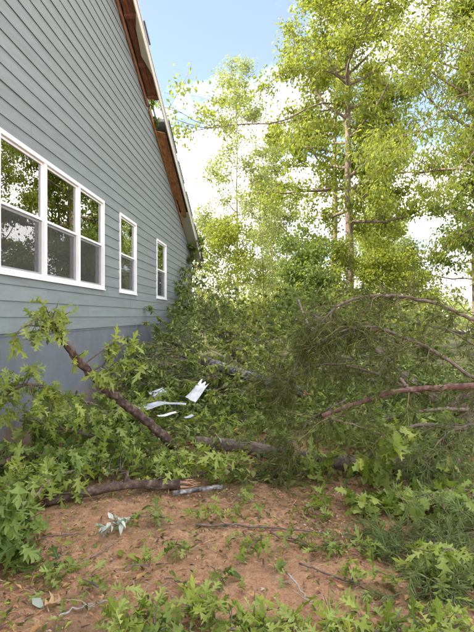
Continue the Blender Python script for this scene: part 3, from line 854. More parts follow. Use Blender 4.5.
# ------------------------------------------------------------------ the brush pile
def mound(x, y):
    """height of the heap of fallen crowns"""
    t = np.interp(y, [5.2, 6.5, 8.0, 10.0, 12.0, 15.0, 18.0, 22.0], [0.14, 0.36, 0.85, 1.5, 1.95, 2.4, 2.5, 1.6])
    side = np.interp(x, [-2.8, -2.0, -0.8, 1.5, 4.0, 7.0, 10.0], [1.12, 1.04, 0.92, 1.02, 0.95, 0.6, 0.5])
    return t*side

def brush(label, x0, x1, y0, y1, nt, k, mat, base, end, r0, leaf=0.12, kind='plain', bark='bark', depth=0.5):
    tips = []
    for i in range(nt):
        x, y = rng.uniform(x0, x1), rng.uniform(y0, y1)
        h = mound(x, y)*(1-depth*rng.uniform(0, 1)**1.6)*rng.uniform(0.82, 1.16)
        x = max(x, WX+0.12)
        tips.append((x, y, max(0.06, h), k))
    base = np.array(base, float); end = np.array(end, float)
    mid = (base+end)/2+np.array([0.1, 0, 0.12])
    return bough('fallen_tree', label, 'fallen tree', [base, (base+mid)/2, mid, end], r0, r0*0.35, tips, leaf*0.82, mat, kind,
                 group='fallen tree crowns in the heap', bark=bark, limit=0, droop=0.4, spread=0.9)
brush('leafy fallen crown heaped against the house foundation', -2.75, -1.2, 7.2, 10.5, 105, 44, 'brush', (-0.6, 8.2, 0.2), (-2.4, 10.2, 0.9), 0.07)
brush('fallen crown piled at the far corner of the house', -2.75, -0.6, 10.5, 17, 135, 44, 'brush', (-0.6, 11, 0.4), (-2.2, 15.5, 1.4), 0.08, 0.13)
brush('fallen crown in the middle of the heap behind the lichen covered trunk', -1.2, 1.0, 8.6, 12.5, 135, 44, 'brush_light', (0.6, 8.7, 0.3), (-0.5, 12, 1.3), 0.08)
brush('fallen crown in the centre nearest the white metal scraps', -1.3, 0.7, 6.6, 9.0, 82, 34, 'brush_light', (0.7, 7.6, 0.2), (-0.7, 8.6, 0.5), 0.05)
brush('fallen crown behind the evergreen boughs', 0.6, 3.2, 7.2, 11.5, 135, 44, 'brush', (2.5, 7.3, 0.3), (1.2, 11, 1.4), 0.08)
brush('fallen crown low on the far right of the heap', 2.6, 6.5, 7.5, 13, 135, 42, 'brush_light', (5.5, 8, 0.4), (3.2, 12, 1.5), 0.08, 0.13)
brush('blue green fallen crown standing highest in the middle distance', 0.0, 3.0, 11.5, 15.5, 120, 44, 'tree_dark', (2.2, 11.8, 0.5), (0.8, 15, 2.0), 0.08, 0.14, depth=0.7)
brush('sunlit fallen crown at the back of the heap', -1.0, 5.5, 14.5, 19, 120, 44, 'tree', (3, 15, 0.5), (0, 18, 2.0), 0.09, 0.15)  # yellower leaf colour stands in for sun on this crown


# ------------------------------------------------------------------ fallen logs and limbs
def log(name, label, pts, r0, r1, bark, cat='log', splint=(0, 0), stubs=(), rough=0.09, sides=18):
    pts = np.asarray(pts, float)
    t = thing(name, (pts[0][0], pts[0][1], max(0, pts[0][2]-r0)), label, cat)
    Ln = np.linalg.norm(np.diff(pts, axis=0), axis=1).sum()
    n = max(10, int(Ln/0.035))
    pp = smooth_path(pts, n); pp[1:-1] += rng.normal(0, r0*0.035, (n-2, 3))
    rr = np.linspace(r0, r1, n)*(1+0.05*np.sin(np.linspace(0, Ln*5, n)+rng.uniform(0, 6)))
    wmesh('trunk', *tube(pp, rr, sides, rough), M[bark], t, True)
    for end, cnt in zip((0, -1), splint):
        d = unit(pp[0]-pp[4]) if end == 0 else unit(pp[-1]-pp[-5])
        for k in range(cnt):
            o = rng.normal(0, 0.45, 3)*abs(rr[end]); o -= d*np.dot(o, d)
            a = pp[end]+o-d*0.05; ln = rng.uniform(0.03, 0.14)
            q = np.array([a, a+d*(0.05+ln*0.5)+rng.normal(0, 0.006, 3), a+d*(0.05+ln)+rng.normal(0, 0.018, 3)])
            wmesh('splinter', *tube(q, [0.3*rr[end], 0.17*rr[end], 0.0015], 4, 0.3), M['splinter'], t)
    for f, d, ln, rs in stubs:
        j = int(f*(n-1)); q = wander(pp[j], d, ln, 6, 0.12)
        wmesh('stub', *tube(q, np.linspace(rs, rs*0.5, 6), 7, 0.08), M[bark], t, True)
    return t

up = np.array([0, 0, 1.0])
log('log', 'brown fallen log lying across the middle of the clay', [G(196, 449)+up*.085, G(240, 455)+up*.09, G(290, 466)+up*.1, G(345, 472)+up*.09, G(400, 474)+up*.09, G(460, 472)+up*.09], 0.065, 0.085, 'bark', splint=(12, 0),
    stubs=[(0.3, (0.2, 0.3, 0.7), 0.12, 0.02), (0.62, (0.1, -0.5, 0.4), 0.1, 0.018)])
log('log', 'dark broken log in the left foreground with torn splinters', [G(44, 507)+up*.04, G(85, 499)+up*.05, G(125, 492)+up*.06, G(160, 491)+up*.055, G(186, 490)+up*.05], 0.03, 0.046, 'bark_dark', splint=(5, 13),
    stubs=[(0.5, (0.25, 0.2, 0.6), 0.13, 0.026), (0.56, (-0.3, 0.1, 0.5), 0.1, 0.02)])
log('stick', 'pale lichen covered stick beside the dark broken log', [G(172, 497)+up*.03, G(195, 494)+up*.035, G(222, 490)+up*.03], 0.024, 0.018, 'lichen', 'stick', sides=8)
log('log', 'grey lichen covered trunk sloping down out of the brush heap', [P(205, 362, 8.6), P(238, 373, 7.8), P(270, 382, 7.1), P(304, 392, 6.4)], 0.085, 0.07, 'lichen', 'log', splint=(0, 4))
log('stick', 'thin lichen covered branch lying right of the white scraps', [G(168, 416)+up*.14, P(190, 409, 7.6), P(216, 402, 7.5), P(246, 392, 7.4)], 0.035, 0.025, 'lichen', 'stick', sides=8)
log('stick', 'pale dead branch slanting through the brush behind the arching evergreen', [P(298, 300, 11), P(305, 318, 10.4), P(318, 345, 9.6), P(330, 372, 9)], 0.03, 0.02, 'bark', 'stick', sides=7)
log('root_stub', 'dark root stub filling the black gap at the right edge', [P(452, 455, 5.6), P(462, 425, 5.7), P(478, 395, 5.9)], 0.24, 0.18, 'bark_dark', 'log', splint=(0, 5))  # large dark log put in to make the black gap behind the leaves

lean = [P(173, 446, 5.4), P(150, 424, 5.2), P(120, 401, 4.95), P(95, 379, 4.75), P(74, 355, 4.55), P(60, 338, 4.4), P(48, 318, 4.3)]
tl = []
for px, py, D, k in [(38, 300, 4.2, 9), (58, 303, 4.3, 10), (70, 312, 4.35, 11), (48, 318, 4.2, 9), (28, 316, 4.1, 8), (22, 330, 4.05, 9), (40, 334, 4.15, 9),
                     (62, 330, 4.3, 9), (12, 342, 4.0, 8), (72, 322, 4.35, 8), (30, 345, 4.1, 6),
                     (118, 338, 4.7, 12), (132, 342, 4.75, 14), (140, 352, 4.8, 14), (125, 356, 4.7, 12), (145, 362, 4.8, 10), (112, 350, 4.7, 9),
                     (98, 372, 4.6, 10), (84, 352, 4.5, 7), (106, 376, 4.7, 7)]:
    tl.append((*P(px, py, D), k))
bough('leaning_limb', 'broken oak limb leaning up towards the house with leaves at its tip', 'fallen branch', lean, 0.054, 0.022, tl, 0.15, 'oak_light', 'oak', bark='bark_dark', twig_r=0.009, sides=16, rough=0.11, npath=60)
lt = bpy.data.objects['leaning_limb']
d = unit(lean[0]-lean[1])
for k in range(9):
    o = rng.normal(0, 0.028, 3); o -= d*np.dot(o, d); a = lean[0]+o-d*0.06; ln = rng.uniform(0.08, 0.28)
    q = np.array([a, a+d*ln*0.6+rng.normal(0, 0.008, 3), a+d*(0.05+ln)+rng.normal(0, 0.02, 3)]); q[:, 2] = np.maximum(q[:, 2], 0.01)
    wmesh('splinter', *tube(q, [0.022, 0.014, 0.002], 4, 0.25), M['splinter'], lt)

# leafy oak boughs on the left
bough('oak_bough', 'drooping oak bough hanging before the foundation at the left edge', 'fallen branch', [P(-25, 425, 4.6), P(0, 400, 4.6), P(25, 385, 4.6), P(55, 390, 4.7)], 0.03, 0.01,
      tips_px(18, 372, 24, 16, 4.2, 4.7, 7, 8)+tips_px(35, 405, 42, 24, 4.3, 4.9, 16, 9), 0.15, 'oak_light', droop=0.7)
bough('oak_bough', 'dense oak bough heaped below the leaning limb', 'fallen branch', [P(150, 455, 5.2), P(110, 440, 5.0), P(70, 430, 4.9), P(20, 420, 4.8)], 0.035, 0.012,
      tips_px(75, 432, 70, 26, 4.6, 5.5, 46, 9), 0.15, 'oak')
bough('oak_bough', 'dark oak bough tangled at the left edge above the broken log', 'fallen branch', [P(-20, 470, 4.3), P(30, 455, 4.4), P(70, 460, 4.5), P(110, 465, 4.6)], 0.03, 0.01,
      tips_px(45, 460, 62, 24, 3.9, 4.8, 42, 9), 0.15, 'oak_deep')
bough('oak_bough', 'oak bough lying against the foundation behind the leaning limb', 'fallen branch', [P(120, 430, 6.2), P(95, 405, 6.2), P(60, 400, 6.1)], 0.03, 0.01,
      tips_px(100, 412, 50, 20, 5.4, 6.6, 26, 9)+tips_px(150, 398, 28, 16, 6.4, 7.6, 14, 9), 0.15, 'oak')
bough('oak_bough', 'large green oak bough in the left foreground corner', 'fallen branch', [P(-30, 560, 3.1), P(0, 530, 3.2), P(25, 505, 3.4), P(50, 480, 3.6)], 0.028, 0.008,
      tips_px(18, 515, 34, 40, 2.9, 3.6, 34, 9)+tips_px(20, 560, 30, 24, 2.85, 3.1, 8, 8), 0.16, 'oak_deep', droop=0.6)
bough('oak_bough', 'bright yellow green oak bough at the left edge over the clay', 'fallen branch', [P(-30, 490, 3.7), P(5, 480, 3.8), P(40, 478, 3.8), P(75, 470, 4.0)], 0.02, 0.007,
      tips_px(30, 480, 45, 16, 3.5, 4.0, 14, 8)+tips_px(8, 505, 18, 14, 3.3, 3.6, 6, 8), 0.15, 'oak_light')
# low leafy branches among the logs
low = [(178, 430, 30, 10, 9, 'leafy branch lying just above the end of the leaning limb', 'oak'),
       (225, 428, 38, 16, 16, 'leafy branch on the ground above the brown log', 'oak_light'),
       (150, 470, 40, 12, 16, 'leafy branch between the leaning limb and the dark broken log', 'oak'),
       (215, 475, 40, 12, 14, 'leafy branch just below the left end of the brown log', 'oak_light'),
       (110, 475, 35, 10, 12, 'leafy branch directly behind the dark broken log', 'oak'),
       (268, 445, 30, 10, 12, 'leafy branch lying over the middle of the brown log', 'oak_deep'),
       (100, 455, 50, 10, 16, 'leafy branch deep in the tangle left of the log', 'oak_deep'),
       (285, 425, 34, 14, 14, 'leafy branch between the brown log and the lichen covered trunk', 'oak'),
       (215, 402, 30, 9, 8, 'leafy branch beside the white metal scraps', 'oak'),
       (140, 440, 30, 10, 10, 'leafy branch under the lower half of the leaning limb', 'oak_deep'),
       (70, 497, 30, 7, 9, 'leafy branch lying over the left end of the dark broken log', 'oak_light'),
       (165, 482, 22, 6, 7, 'leafy branch behind the torn end of the dark broken log', 'oak_light'),
       (320, 470, 26, 10, 9, 'leafy branch lying over the right end of the brown log', 'oak_light'),
       (250, 405, 30, 10, 12, 'leafy branch under the lichen covered trunk', 'oak_light')]
for cx, cy, rx, ry, n, lb, mt in low:
    a, c = G(cx-rx*0.8, cy+ry*0.4, 0.04), G(cx+rx*0.7, cy-ry*0.4, 0.05)
    bough('leafy_branch', lb, 'fallen branch', [a, (a+c)/2+up*0.04, c], 0.012, 0.005, tips_ground(cx, cy, rx, ry, n, 9, 0.3), 0.14, mt, group='leafy branches among the logs', sides=5)

# right-hand broadleaf masses
bough('oak_bough', 'light green lobed-leaf bough hanging at the right over dark shade', 'fallen branch', [P(470, 430, 4.6), P(420, 425, 4.5), P(385, 440, 4.3), P(360, 465, 4.1)], 0.024, 0.008,
      tips_px(385, 455, 34, 32, 3.9, 4.5, 22, 8)+tips_px(440, 470, 25, 25, 4.0, 4.5, 8, 7), 0.15, 'oak_light', 'broad', droop=0.7)
bough('oak_bough', 'broad-leaved bough spilling onto the clay at the right', 'fallen branch', [P(450, 505, 3.9), P(410, 500, 3.85), P(375, 505, 3.8), P(345, 500, 3.9)], 0.02, 0.007,
      tips_px(375, 505, 38, 22, 3.6, 4.0, 22, 8), 0.14, 'oak_light', 'broad', droop=0.6)
bough('oak_bough', 'shaded broad-leaved bough below the dark gap at the right edge', 'fallen branch', [P(500, 500, 3.8), P(460, 490, 3.8), P(420, 495, 3.8)], 0.02, 0.007,
      tips_px(440, 510, 40, 20, 3.4, 3.9, 20, 8), 0.14, 'oak', 'broad', droop=0.6)
bough('oak_bough', 'broad-leaved bough behind the red bare branch', 'fallen branch', [P(480, 410, 5.6), P(430, 410, 5.5), P(380, 420, 5.4), P(330, 420, 5.4)], 0.024, 0.008,
      tips_px(390, 425, 80, 24, 5.0, 6.1, 40, 10), 0.14, 'oak', 'broad', droop=0.6)
bough('oak_bough', 'oak bough at the right edge of the foreground', 'fallen branch', [P(500, 590, 2.8), P(465, 575, 2.85), P(430, 560, 3.0), P(405, 545, 3.1)], 0.018, 0.006,
      tips_px(440, 570, 36, 30, 2.6, 3.0, 14, 7), 0.13, 'oak_light', 'oak', droop=0.5)

# sprigs lying on the clay and along the lower edge: cx, cy, radius px, tips, leaves, size, material, label
sprigs = [(135, 628, 26, 10, 6, 0.105, 'oak_light', 'oak sprig at the lower edge, left of centre'),
          (205, 620, 26, 11, 6, 0.105, 'oak_light', 'bright oak sprig at the centre of the lower edge'),
          (165, 640, 28, 9, 6, 0.105, 'oak_deep', 'dark oak sprig cut by the lower edge'),
          (275, 628, 26, 10, 6, 0.105, 'oak_light', 'bright oak sprig at the lower edge below the clay patch'),
          (240, 640, 24, 9, 6, 0.105, 'oak_light', 'oak sprig between the two bright sprigs at the lower edge'),
          (350, 634, 30, 11, 6, 0.105, 'oak_light', 'pale oak sprig at the lower edge, right of centre'),
          (400, 638, 26, 9, 6, 0.105, 'oak', 'oak sprig at the lower edge near the right corner'),
          (448, 634, 26, 10, 6, 0.105, 'oak_light', 'oak sprig in the lower right corner'),
          (178, 549, 14, 3, 6, 0.096, 'oak', 'small oak sprig on bare clay left of centre'),
          (252, 549, 18, 4, 6, 0.096, 'oak_light', 'oak sprig lying on the middle of the clay'),
          (300, 545, 16, 3, 6, 0.096, 'oak', 'small sprig right of the middle of the clay'),
          (350, 550, 22, 5, 7, 0.104, 'oak', 'oak sprig on clay beside the fallen needles at the right'),
          (135, 570, 14, 2, 6, 0.088, 'oak_light', 'pale small sprig below the silvery leaves'),
          (150, 520, 16, 3, 7, 0.104, 'oak_deep', 'dark sprig right of the silvery leaves'),
          (205, 515, 18, 4, 6, 0.096, 'oak_light', 'flat sprig on clay below the lichen stick'),
          (85, 585, 14, 2, 6, 0.088, 'oak', 'small sprig near the brown dead leaf'),
          (240, 500, 22, 4, 7, 0.096, 'oak', 'sprig on the clay just below the brown log'),
          (320, 505, 22, 5, 7, 0.104, 'oak_light', 'pale sprig on the clay left of the broad-leaved bough'),
          (60, 575, 18, 4, 6, 0.104, 'oak', 'sprig at the edge of the left foreground bough'),
          (370, 578, 20, 4, 6, 0.096, 'oak_light', 'sprig on the clay near the lower right pine needles'),
          (215, 575, 12, 2, 5, 0.080, 'oak_deep', 'tiny dark sprig above the bright sprig at the lower edge')]
for cx, cy, rp, nt_, k, sz, mt, lb in sprigs:
    g = G(cx, cy, 0.03); rw = rp/F*g[1]
    a = rng.uniform(0, 6.28); dr = np.array([math.cos(a), math.sin(a), 0])
    pth = [g-dr*rw*1.1+up*0.0, g+up*0.03, g+dr*rw*0.7+up*0.03]
    tp_ = [(*(g+np.array([rng.uniform(-1, 1)*rw, rng.uniform(-1.2, 1.2)*rw, rng.uniform(0.0, 0.07 if cy < 590 else 0.13)])), k) for _ in range(nt_)]
    bough('oak_sprig', lb, 'sprig', pth, 0.006, 0.003, tp_, sz, mt, 'oak', group='oak sprigs on the ground', droop=0.3, sides=5, twig_r=0.003, spread=0.9)
# torn leaves showing silver undersides
for cx, cy, k, lb in [(115, 527, 14, 'spray of silvery white leaf undersides on the clay'), (308, 509, 4, 'two pale round leaves lying on the clay beside the evergreen'), (214, 453, 4, 'white upturned leaves on the brown log')]:
    g = G(cx, cy, 0.04)
    if cy == 453: g[2] += 0.17
    bough('silver_sprig', lb, 'sprig', [g+np.array([0.1, 0.14, -0.01]), g+np.array([0.05, 0.05, 0.02]), g], 0.004, 0.002, [(*(g+rng.normal(0, 0.07 if k > 5 else 0.03, 3)*np.array([1, 1, .2])+up*.02), 7 if k > 5 else 2) for _ in range(k//2-1 if k > 5 else 1)], 0.075, 'silver', 'plain',
          droop=0.35, sides=4, floor=0.03, spread=1.0)

# single leaves
def one_leaf(px, py, size, mat, label, tpl=OAKS, kind='oak', group=None, z=0.02):
    g = G(px, py, z); a = rng.uniform(0, 6.28)
    f = np.array([math.cos(a), math.sin(a), 0.05]); nm = unit(np.array([rng.normal(0, .15), rng.normal(0, .15)-.1, 1.0]))
    r, f, nn = frames(f, nm)
    m = np.eye(4); m[:3, 0] = r*size; m[:3, 1] = f*size; m[:3, 2] = nn*size; m[:3, 3] = g
    me = leaf_meshes(kind, tpl, mat)
    o = obj('loose_leaf', me[rng.integers(0, len(me))]); o.matrix_basis = Matrix(m.tolist())
    tag(o, label, 'leaf', group)
one_leaf(40, 608, 0.16, 'dead', 'orange brown dead oak leaf in the lower left corner')
one_leaf(32, 598, 0.11, 'silver', 'pale leaf just above the brown dead leaf', PLAIN, 'plain')
one_leaf(171, 532, 0.08, 'dead', 'small tan leaf on the clay left of centre', PLAIN, 'plain')
one_leaf(234, 430, 0.22, 'dead', 'bright orange leaf standing behind the brown log', PLAIN, 'plain', z=0.2)
for i in range(110):
    px, py = rng.uniform(35, 400), rng.uniform(485, 628)
    mt = rng.choice(['oak', 'oak_light', 'oak_deep', 'dead', 'oak'])
    one_leaf(px, py, rng.uniform(0.05, 0.12), mt, 'single torn leaf lying loose on the red clay', *((OAKS, 'oak') if rng.uniform() < .6 else (PLAIN, 'plain')), group='loose leaves on the clay')

# ------------------------------------------------------------------ evergreen boughs
def needle_t(b):
    V = np.array([(-0.03, 0, 0), (0.03, 0, 0), (0.022, 0.55, -0.06*b), (0, 1, -0.22*b)], float)
    return V, np.array([(0, 1, 2), (0, 2, 3)]), np.array([.6]*4)
NEED = [needle_t(0.3), needle_t(1.0), needle_t(-0.4)]

def evergreen(label, paths, ntw, tl, per, mat='needle', hang=0.7, nl=0.07, bark='twig', spread_y=0.5, cat='fallen branch', tang=0.5):
    """paths: list of (points, r0, r1, hanging-twig share). Twigs hang from each path and carry tufts of needles"""
    p0 = np.asarray(paths[0][0][0])
    t = thing('evergreen_bough', (p0[0], p0[1], 0), label, cat)
    pos, fw, nm, sz = [], [], [], []
    for pts, r0, r1, share in paths:
        pp = smooth_path(pts, max(12, len(pts)*7)); pp[1:-1] += rng.normal(0, 0.004, (len(pp)-2, 3))
        wmesh('branch', *tube(pp, np.linspace(r0, r1, len(pp)), 8, 0.06), M[bark if r0 > 0.02 else 'twig'], t, True)
        parts = []
        for k in range(int(ntw*share)):
            j = int(rng.uniform(0.03, 1)*(len(pp)-1)); j = max(1, j); st = pp[j]
            tg = unit(pp[min(j+1, len(pp)-1)]-pp[j-1])
            d = unit(tg*rng.normal(tang, 0.5)+rng.normal(0, 0.5, 3)*np.array([1, spread_y*2, 0.6])+np.array([0, 0, -hang*rng.uniform(-0.3, 0.9)]))
            tw = wander(st, d, tl*rng.uniform(0.4, 1.15), 9, 0.16, -0.09*hang)
            tw[:, 2] = np.maximum(tw[:, 2], 0.03)
            parts.append(tube(tw, np.linspace(0.005, 0.002, 9), 4, 0, False))
            # side twiglets
            subs = [tw[2:]]
            for q in range(7):
                s = tw[rng.integers(2, 8)]
                sb = wander(s, unit(d*0.6+rng.normal(0, 0.55, 3)), tl*rng.uniform(0.15, 0.35), 5, 0.15, -0.06)
                parts.append(tube(sb, np.linspace(0.003, 0.0015, 5), 3, 0, False)); subs.append(sb)
            for sb in subs:
                q = np.repeat(rng.uniform(0.15, 1, 4)**0.7, per//4+1)[:per]*(len(sb)-1.01)*rng.uniform(0.93, 1, per); j2 = q.astype(int); fr_ = (q-j2)[:, None]
                pnt = sb[j2]*(1-fr_)+sb[np.minimum(j2+1, len(sb)-1)]*fr_
                dd = unit(sb[np.minimum(j2+1, len(sb)-1)]-sb[j2])
                pos.append(pnt); fw.append(unit(dd*0.95+rng.normal(0, 0.42, (per, 3))+np.array([0, 0, -0.15]))); nm.append(rng.normal(0, 1, (per, 3))); sz.append(nl*rng.uniform(0.6, 1.3, per))
        if parts:
            tag(wmesh('twigs', *join(parts), M['twig_green'], t), kind='stuff')
    pos = np.concatenate(pos); V, T, R = scatter(NEED, pos, np.concatenate(fw), np.concatenate(nm), np.concatenate(sz))
    V[:, 2] = np.maximum(V[:, 2], 0.004)
    tag(wmesh('needles', V, T, M[mat], t, rib=R), kind='stuff')
    return t

evergreen('reddish bare evergreen branch reaching in from the right edge', [([P(500, 384, 4.2), P(440, 388, 4.15), P(400, 391, 4.1), P(360, 402, 4.05), P(322, 416, 4.0)], 0.03, 0.018, 0.35),
          ([P(322, 416, 4.0), P(350, 424, 4.0), P(385, 436, 4.05)], 0.008, 0.004, 0.3), ([P(408, 390, 4.1), P(400, 378, 4.12)], 0.02, 0.012, 0.0)], 30, 0.35, 16, bark='bark_red')
evergreen('arching evergreen top with needles hanging below its highest curve', [([P(510, 330, 4.9), P(470, 318, 4.85), P(440, 305, 4.8), P(395, 296, 4.75), P(350, 300, 4.7), P(325, 318, 4.65), P(305, 345, 4.6), P(292, 375, 4.55)], 0.022, 0.006, 1.0)], 62, 0.5, 20)
evergreen('evergreen branch arching down behind the red bare branch', [([P(510, 392, 4.6), P(474, 378, 4.6), P(435, 352, 4.55), P(400, 336, 4.5), P(372, 327, 4.5), P(340, 332, 4.5), P(310, 352, 4.5)], 0.024, 0.007, 1.0)], 62, 0.46, 18)
evergreen('dark evergreen bough hanging left of the red branch over the log', [([P(420, 395, 5.0), P(370, 372, 5.0), P(325, 365, 4.95), P(290, 380, 4.9), P(268, 410, 4.85)], 0.018, 0.006, 1.0),
          ([P(345, 400, 4.7), P(310, 420, 4.6), P(285, 450, 4.5), P(275, 475, 4.5)], 0.012, 0.004, 0.8)], 48, 0.44, 18)
evergreen('drooping evergreen bough in front of the dark gap at the right edge', [([P(510, 420, 4.4), P(470, 425, 4.3), P(440, 440, 4.2), P(425, 470, 4.1)], 0.014, 0.005, 1.0)], 46, 0.42, 20, 'needle_light')
evergreen('soft green evergreen bough spread over the ground at the right', [([P(510, 530, 3.4), P(470, 535, 3.3), P(430, 540, 3.2), P(395, 548, 3.2)], 0.014, 0.005, 1.0),
          ([P(500, 570, 3.0), P(465, 580, 2.85), P(430, 600, 2.7)], 0.012, 0.004, 0.8)], 42, 0.42, 24, 'needle_light', 0.35)

# bare arching twigs above the evergreen
for k, (pts, lb) in enumerate([([P(474, 345, 5), P(445, 330, 5), P(430, 345, 5), P(425, 360, 5)], 'short dead twig curling at the right edge'),
                               ([P(375, 298, 4.8), P(360, 320, 4.75), P(345, 350, 4.7), P(330, 365, 4.7)], 'thin bare twig crossing below the evergreen arch')]):
    o = thing('bare_twig', (pts[0][0], pts[0][1], 0), lb, 'twig'); pp = smooth_path(pts, 14)
    wmesh('stem', *tube(pp, np.linspace(0.009, 0.003, 14), 5), M['twig'], o, True)
    for q in range(4):
        sb = wander(pp[3+2*q], rng.normal(0, 1, 3), 0.2, 5, 0.15); wmesh('side_twig', *tube(sb, np.linspace(0.004, 0.0015, 5), 4), M['twig'], o, True)

# ------------------------------------------------------------------ torn branches on the house
bough('hanging_branch', 'torn leafy branch hanging down the wall by the far window', 'fallen branch', [P(174, 227, 15.9), P(175, 250, 15.8), P(178, 275, 15.6), P(178, 300, 15.2), P(184, 318, 14.6)], 0.03, 0.015,
      tips_px(173, 256, 6, 14, 14.8, 15.5, 8, 18)+tips_px(184, 282, 9, 14, 14.2, 15.2, 13, 20)+tips_px(188, 306, 12, 14, 13.2, 14.4, 14, 22), 0.17, 'brush', 'plain', limit=200)
bough('hanging_branch', 'leafy debris caught on the eave at the far corner', 'fallen branch', [P(188, 268, 17.6), P(196, 250, 17.2), P(204, 240, 17.0)], 0.04, 0.015,
      tips_px(199, 241, 10, 9, 16.4, 17.4, 14, 24)+tips_px(193, 270, 10, 16, 16.0, 17.2, 14, 18), 0.17, 'tree_dark', 'plain', limit=200)
bough('hanging_branch', 'dark clump of torn twigs wedged in the broken rake', 'fallen branch', [P(152, 98, 11.4), P(153, 108, 11.5), P(157, 122, 11.7)], 0.03, 0.01,
      tips_px(151.5, 103, 2.5, 5, 11.3, 11.5, 5, 14)+tips_px(155, 121, 4, 5, 11.5, 11.8, 5, 10), 0.12, 'tree_dark', 'plain', limit=200)

# ------------------------------------------------------------------ metal and vinyl scraps
M['metal'] = noisy_mat('white_trim_metal', [(0.3, (0.42, 0.43, 0.43)), (0.55, (0.66, 0.67, 0.68)), (0.75, (0.76, 0.77, 0.78))], 9, 0.45, 0.3)
M['metal_blue'] = noisy_mat('grey_trim_metal', [(0.3, (0.26, 0.29, 0.32)), (0.7, (0.5, 0.54, 0.58))], 9, 0.45, 0.3)
def scrap(label, c, ax, ay, ln, wd, mat, ribs=0, bend=0.15, name='metal_scrap', jag=0.0):
    ax = unit(ax); nz = unit(np.cross(ax, ay)); ay = np.cross(nz, ax)
    nu, nv = 14, 9
    V = []
    for s in (0, 1):
        for i in range(nu):
            for j in range(nv):
                u, v = i/(nu-1)-.5, j/(nv-1)-.5
                h = bend*ln*(u*u*1.2+0.25*math.sin(6*u))+(0.014*math.sin(ribs*2*math.pi*v) if ribs else 0.03*abs(v) ** 1.5)
                e = jag*ln*math.sin(j*4.7+1)*(1 if u > 0.3 else 0.1)
                V.append(c+ax*(u*ln+e*u)+ay*v*wd*(1-0.25*u)+nz*(h-0.002*s))
    Q = []
    for s in (0, 1):
        for i in range(nu-1):
            for j in range(nv-1):
                a = s*nu*nv+i*nv+j; q = (a, a+1, a+nv+1, a+nv); Q.append(q if s == 0 else q[::-1])
    ed = [i*nv for i in range(nu)]+[(nu-1)*nv+j for j in range(1, nv)]+[i*nv+nv-1 for i in range(nu-2, -1, -1)]+[j for j in range(nv-2, 0, -1)]
    for a, bb in zip(ed, ed[1:]+ed[:1]): Q.append((a, bb, bb+nu*nv, a+nu*nv))
    V = np.array(V); c = np.array(c)
    o = obj(name, tri_mesh(name, V-c, np.array(Q), M[mat], True)); o.location = tuple(c)
    tag(o, label, 'scrap', 'torn trim scraps')
scrap('bright white bent trim panel with a torn upper end', P(197, 392, 7.3), P(208, 378, 7.6)-P(188, 402, 7.2), P(186, 385, 7.3)-P(205, 398, 7.2), 0.4, 0.16, 'metal', jag=0.25)
scrap('small ribbed pale scrap left of the bright panel', P(158, 393, 6.90), P(166, 390, 7.00)-P(150, 396, 6.80), P(156, 386, 7.00)-P(160, 400, 6.70), 0.24, 0.16, 'metal_blue', 3, 0.05)
scrap('long pale blue grey strip lying flat by the leaning limb', P(149, 407, 6.30), P(162, 404, 6.40)-P(138, 410, 6.20), P(149, 402, 6.50)-P(149, 412, 6.10), 0.36, 0.2, 'metal_blue', 0, 0.06)
scrap('pale strip lying between the two larger scraps', P(172, 404, 6.50), P(184, 405, 6.50)-P(160, 403, 6.50), P(172, 401, 6.70)-P(172, 407, 6.30), 0.38, 0.14, 'metal_blue', 0, 0.05)
scrap('narrow whitish strip below the other scraps', P(168, 415, 6.00), P(178, 413, 6.10)-P(158, 417, 5.90), P(168, 412, 6.10)-P(168, 418, 5.80), 0.28, 0.08, 'metal', 0, 0.08)
scrap('little pale chip right of the narrow strip', P(190, 417, 6.00), P(196, 414, 6.10)-P(184, 418, 5.90), P(190, 413, 6.20)-P(190, 421, 5.80), 0.16, 0.07, 'metal_blue', 0, 0.1)

# ------------------------------------------------------------------ twigs and litter
tws = [([G(195, 527), G(240, 528), G(285, 531), G(330, 535)], 0.011, 'twig', 'long dark twig lying across the middle of the clay'),
       ([G(288, 575), G(300, 592), G(318, 612)], 0.006, 'twig_grey', 'pale thin twig on the clay at the lower right'),
       ([G(58, 618), G(90, 606), G(122, 600)], 0.006, 'twig_grey', 'pale twig in the lower left corner'),
       ([G(300, 565), G(340, 580), G(385, 598)], 0.007, 'twig', 'curved brown twig by the lower right sprigs'),
       ([G(165, 578), G(190, 586), G(222, 590)], 0.005, 'twig', 'short dark twig above the bright sprig'),
       ([G(20, 545), G(50, 538), G(85, 535)], 0.008, 'twig', 'twig poking out of the left foreground bough'),
       ([G(270, 535), G(310, 548), G(345, 545)], 0.007, 'twig', 'dark twig right of the middle of the clay'),
       ([G(90, 560), G(110, 548), G(120, 540)], 0.005, 'twig', 'short twig below the silvery leaves')]
for pts, r, mt, lb in tws:
    o = thing('fallen_twig', pts[0], lb, 'twig', 'twigs on the clay'); pp = smooth_path(pts, 18); pp[:, 2] = r*0.9+np.abs(rng.normal(0, 0.006, 18))
    pp[:, :2] += rng.normal(0, 0.006, (18, 2))
    wmesh('stem', *tube(pp, np.linspace(r, r*0.4, 18), 6, 0.08), M[mt], o, True)
    for q in range(3):
        a = rng.normal(0, 1, 3); a[2] = abs(a[2])*0.3; sb = wander(pp[rng.integers(4, 15)], a, rng.uniform(0.08, 0.22), 6, 0.2)
        sb[:, 2] = np.maximum(sb[:, 2], 0.003)
        wmesh('side_twig', *tube(sb, np.linspace(r*0.5, 0.0012, 6), 4), M[mt], o, True)

